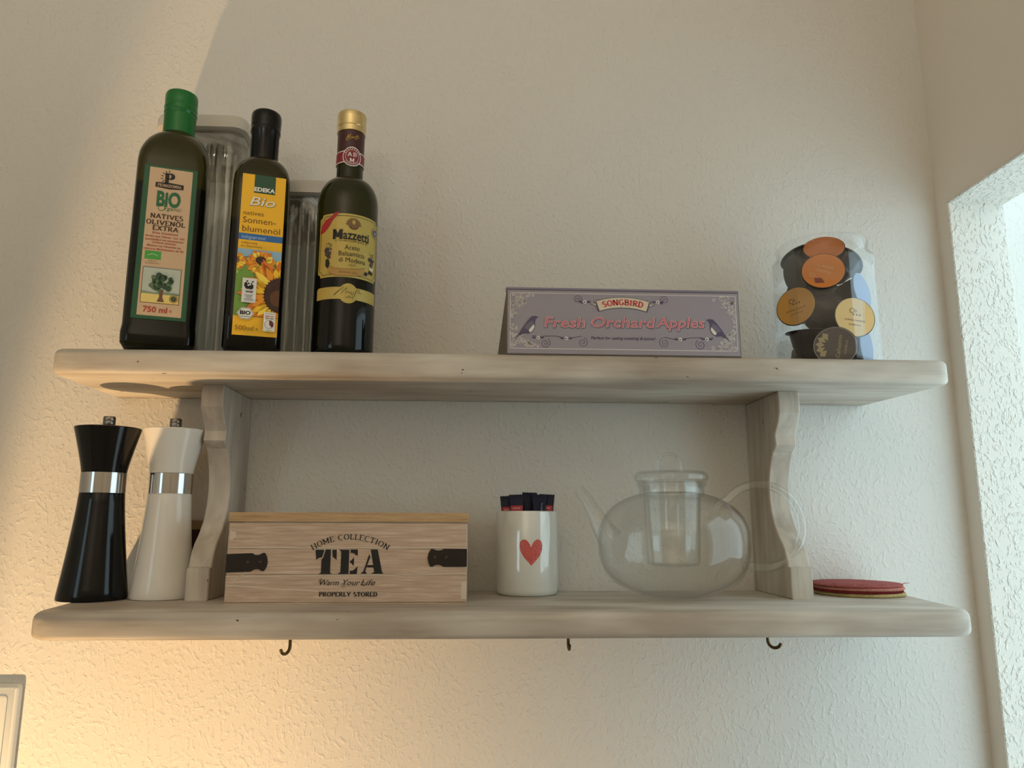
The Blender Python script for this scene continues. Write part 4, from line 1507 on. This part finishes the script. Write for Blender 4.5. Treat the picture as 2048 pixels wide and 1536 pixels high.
# handle
hc, hr = (.1105, .0880), .0515
hp_ = [(.0560, 0, .1085), (.0590, 0, .1150)]
for a in range(140, -111, -10):
    hp_.append((hc[0] + hr * math.cos(R(a)), 0, hc[1] + hr * math.sin(R(a))))
hp_ += [(.0850, 0, .0375)]
hr_ = [.0044, .0050] + [.0054] * (len(hp_) - 4) + [.0050, .0046]
MB().tube(hp_, hr_, 16).obj('pot_handle', sg_, pot, 60)
# spout
spt = [(-.0780, 0, .0700), (-.0900, 0, .0880), (-.0990, 0, .1050), (-.1080, 0, .1210), (-.1180, 0, .1330)]
MB().tube(spt, [.0165, .0125, .0098, .0082, .0074], 24, caps=False).tube(spt, [.0150, .0112, .0086, .0070, .0062], 24, caps=False).obj('spout', tg, pot, 60)

# ------------------------------------------------------------------ felt coasters
cc = [('#b09a68', 'tan', 'lowest tan cork coaster of the small stack beside right bracket', .0045),
      ('#6e1f22', 'dark_red', 'thin dark red felt coaster above the tan one in the stack', .0026),
      ('#b9786a', 'salmon', 'salmon pink felt coaster in the upper half of the stack', .0042),
      ('#a35c59', 'red', 'topmost red felt coaster of the small stack beside right bracket', .0034)]
zc = ZL + .0002
for i, (hx, nm, lb, th) in enumerate(cc):
    m = pm('felt_' + nm, hx, .95, spec=.1)
    n, l, b = nt(m)
    f = noise(n, l, coords(n, l), 700, 3)
    rp = ramp(n, [(0.3, tuple(v * .6 for v in lin(hx)[:3])), (0.7, tuple(min(1, v * 1.35) for v in lin(hx)[:3]))])
    l.new(f.outputs['Fac'], rp.inputs['Fac'])
    l.new(rp.outputs['Color'], b.inputs['Base Color'])
    q = random.Random(40 + i)
    cb = MB()
    rings = []
    for rr_, zz_ in ((.0535, 0), (.0552, th * .25), (.0555, th * .6), (.0540, th), (.02, th), (.0005, th)):
        rings.append([(rr_ * (1 + .008 * math.sin(5 * 2 * math.pi * j / 60 + i) + q.uniform(-.004, .004)) * math.cos(2 * math.pi * j / 60), rr_ * (1 + .008 * math.sin(3 * 2 * math.pi * j / 60 + i)) * math.sin(2 * math.pi * j / 60), zz_ + (q.uniform(-.0002, .0002) if rr_ > .05 and zz_ > 0 else 0)) for j in range(60)])
    cb.loft(rings)
    o = cb.obj('felt_coaster', m, None, 50, (0.503 + (.001, -.002, -.0005, -.003)[i], -0.0600, zc))
    tag(o, lb, 'coaster', 'round felt coasters')
    if i == 3:
        fb = MB()
        for k in range(14):
            a = R(q.uniform(150, 330))
            p_ = Vector((.054 * math.cos(a), .054 * math.sin(a), th * .9))
            e_ = Vector((math.cos(a + .9), math.sin(a + .9), 0))
            ln = q.uniform(.005, .016)
            fb.tube([p_, p_ + e_ * ln * .5 + Vector((0, 0, .0018)), p_ + e_ * ln + Vector((0, 0, q.uniform(.0, .003)))], .00022, 5)
        fb.obj('loose_threads', m, o, 0)['kind'] = 'stuff'
    zc += th + .0001

# ------------------------------------------------------------------ white box on the wall, lower left corner
wbx = thing('wall_box', (-0.64, 0.0, 1.03), 'white rounded plastic box mounted on the wall, cut by the lower left corner', 'wall box')
wm = pm('white_plastic', '#dfe0da', .4)
b = MB()
poly = round_poly([(-.0625, .0), (.0625, .0), (.0625, .2105), (-.0625, .2105)], .006, 5)
b.prism(poly, [(0.0005, 0), (.006, 0), (.0085, .0016), (.0100, .005)], lambda u, v, t: (u, -t, v))
b.obj('box_housing', wm, wbx, 40)
b = MB()
b.prism(round_poly([(-.050, .012), (.050, .012), (.050, .198), (-.050, .198)], .005, 4), [(.0095, 0), (.0112, 0), (.0118, .001)], lambda u, v, t: (u, -t, v))
b.obj('box_cover', wm, wbx, 40)
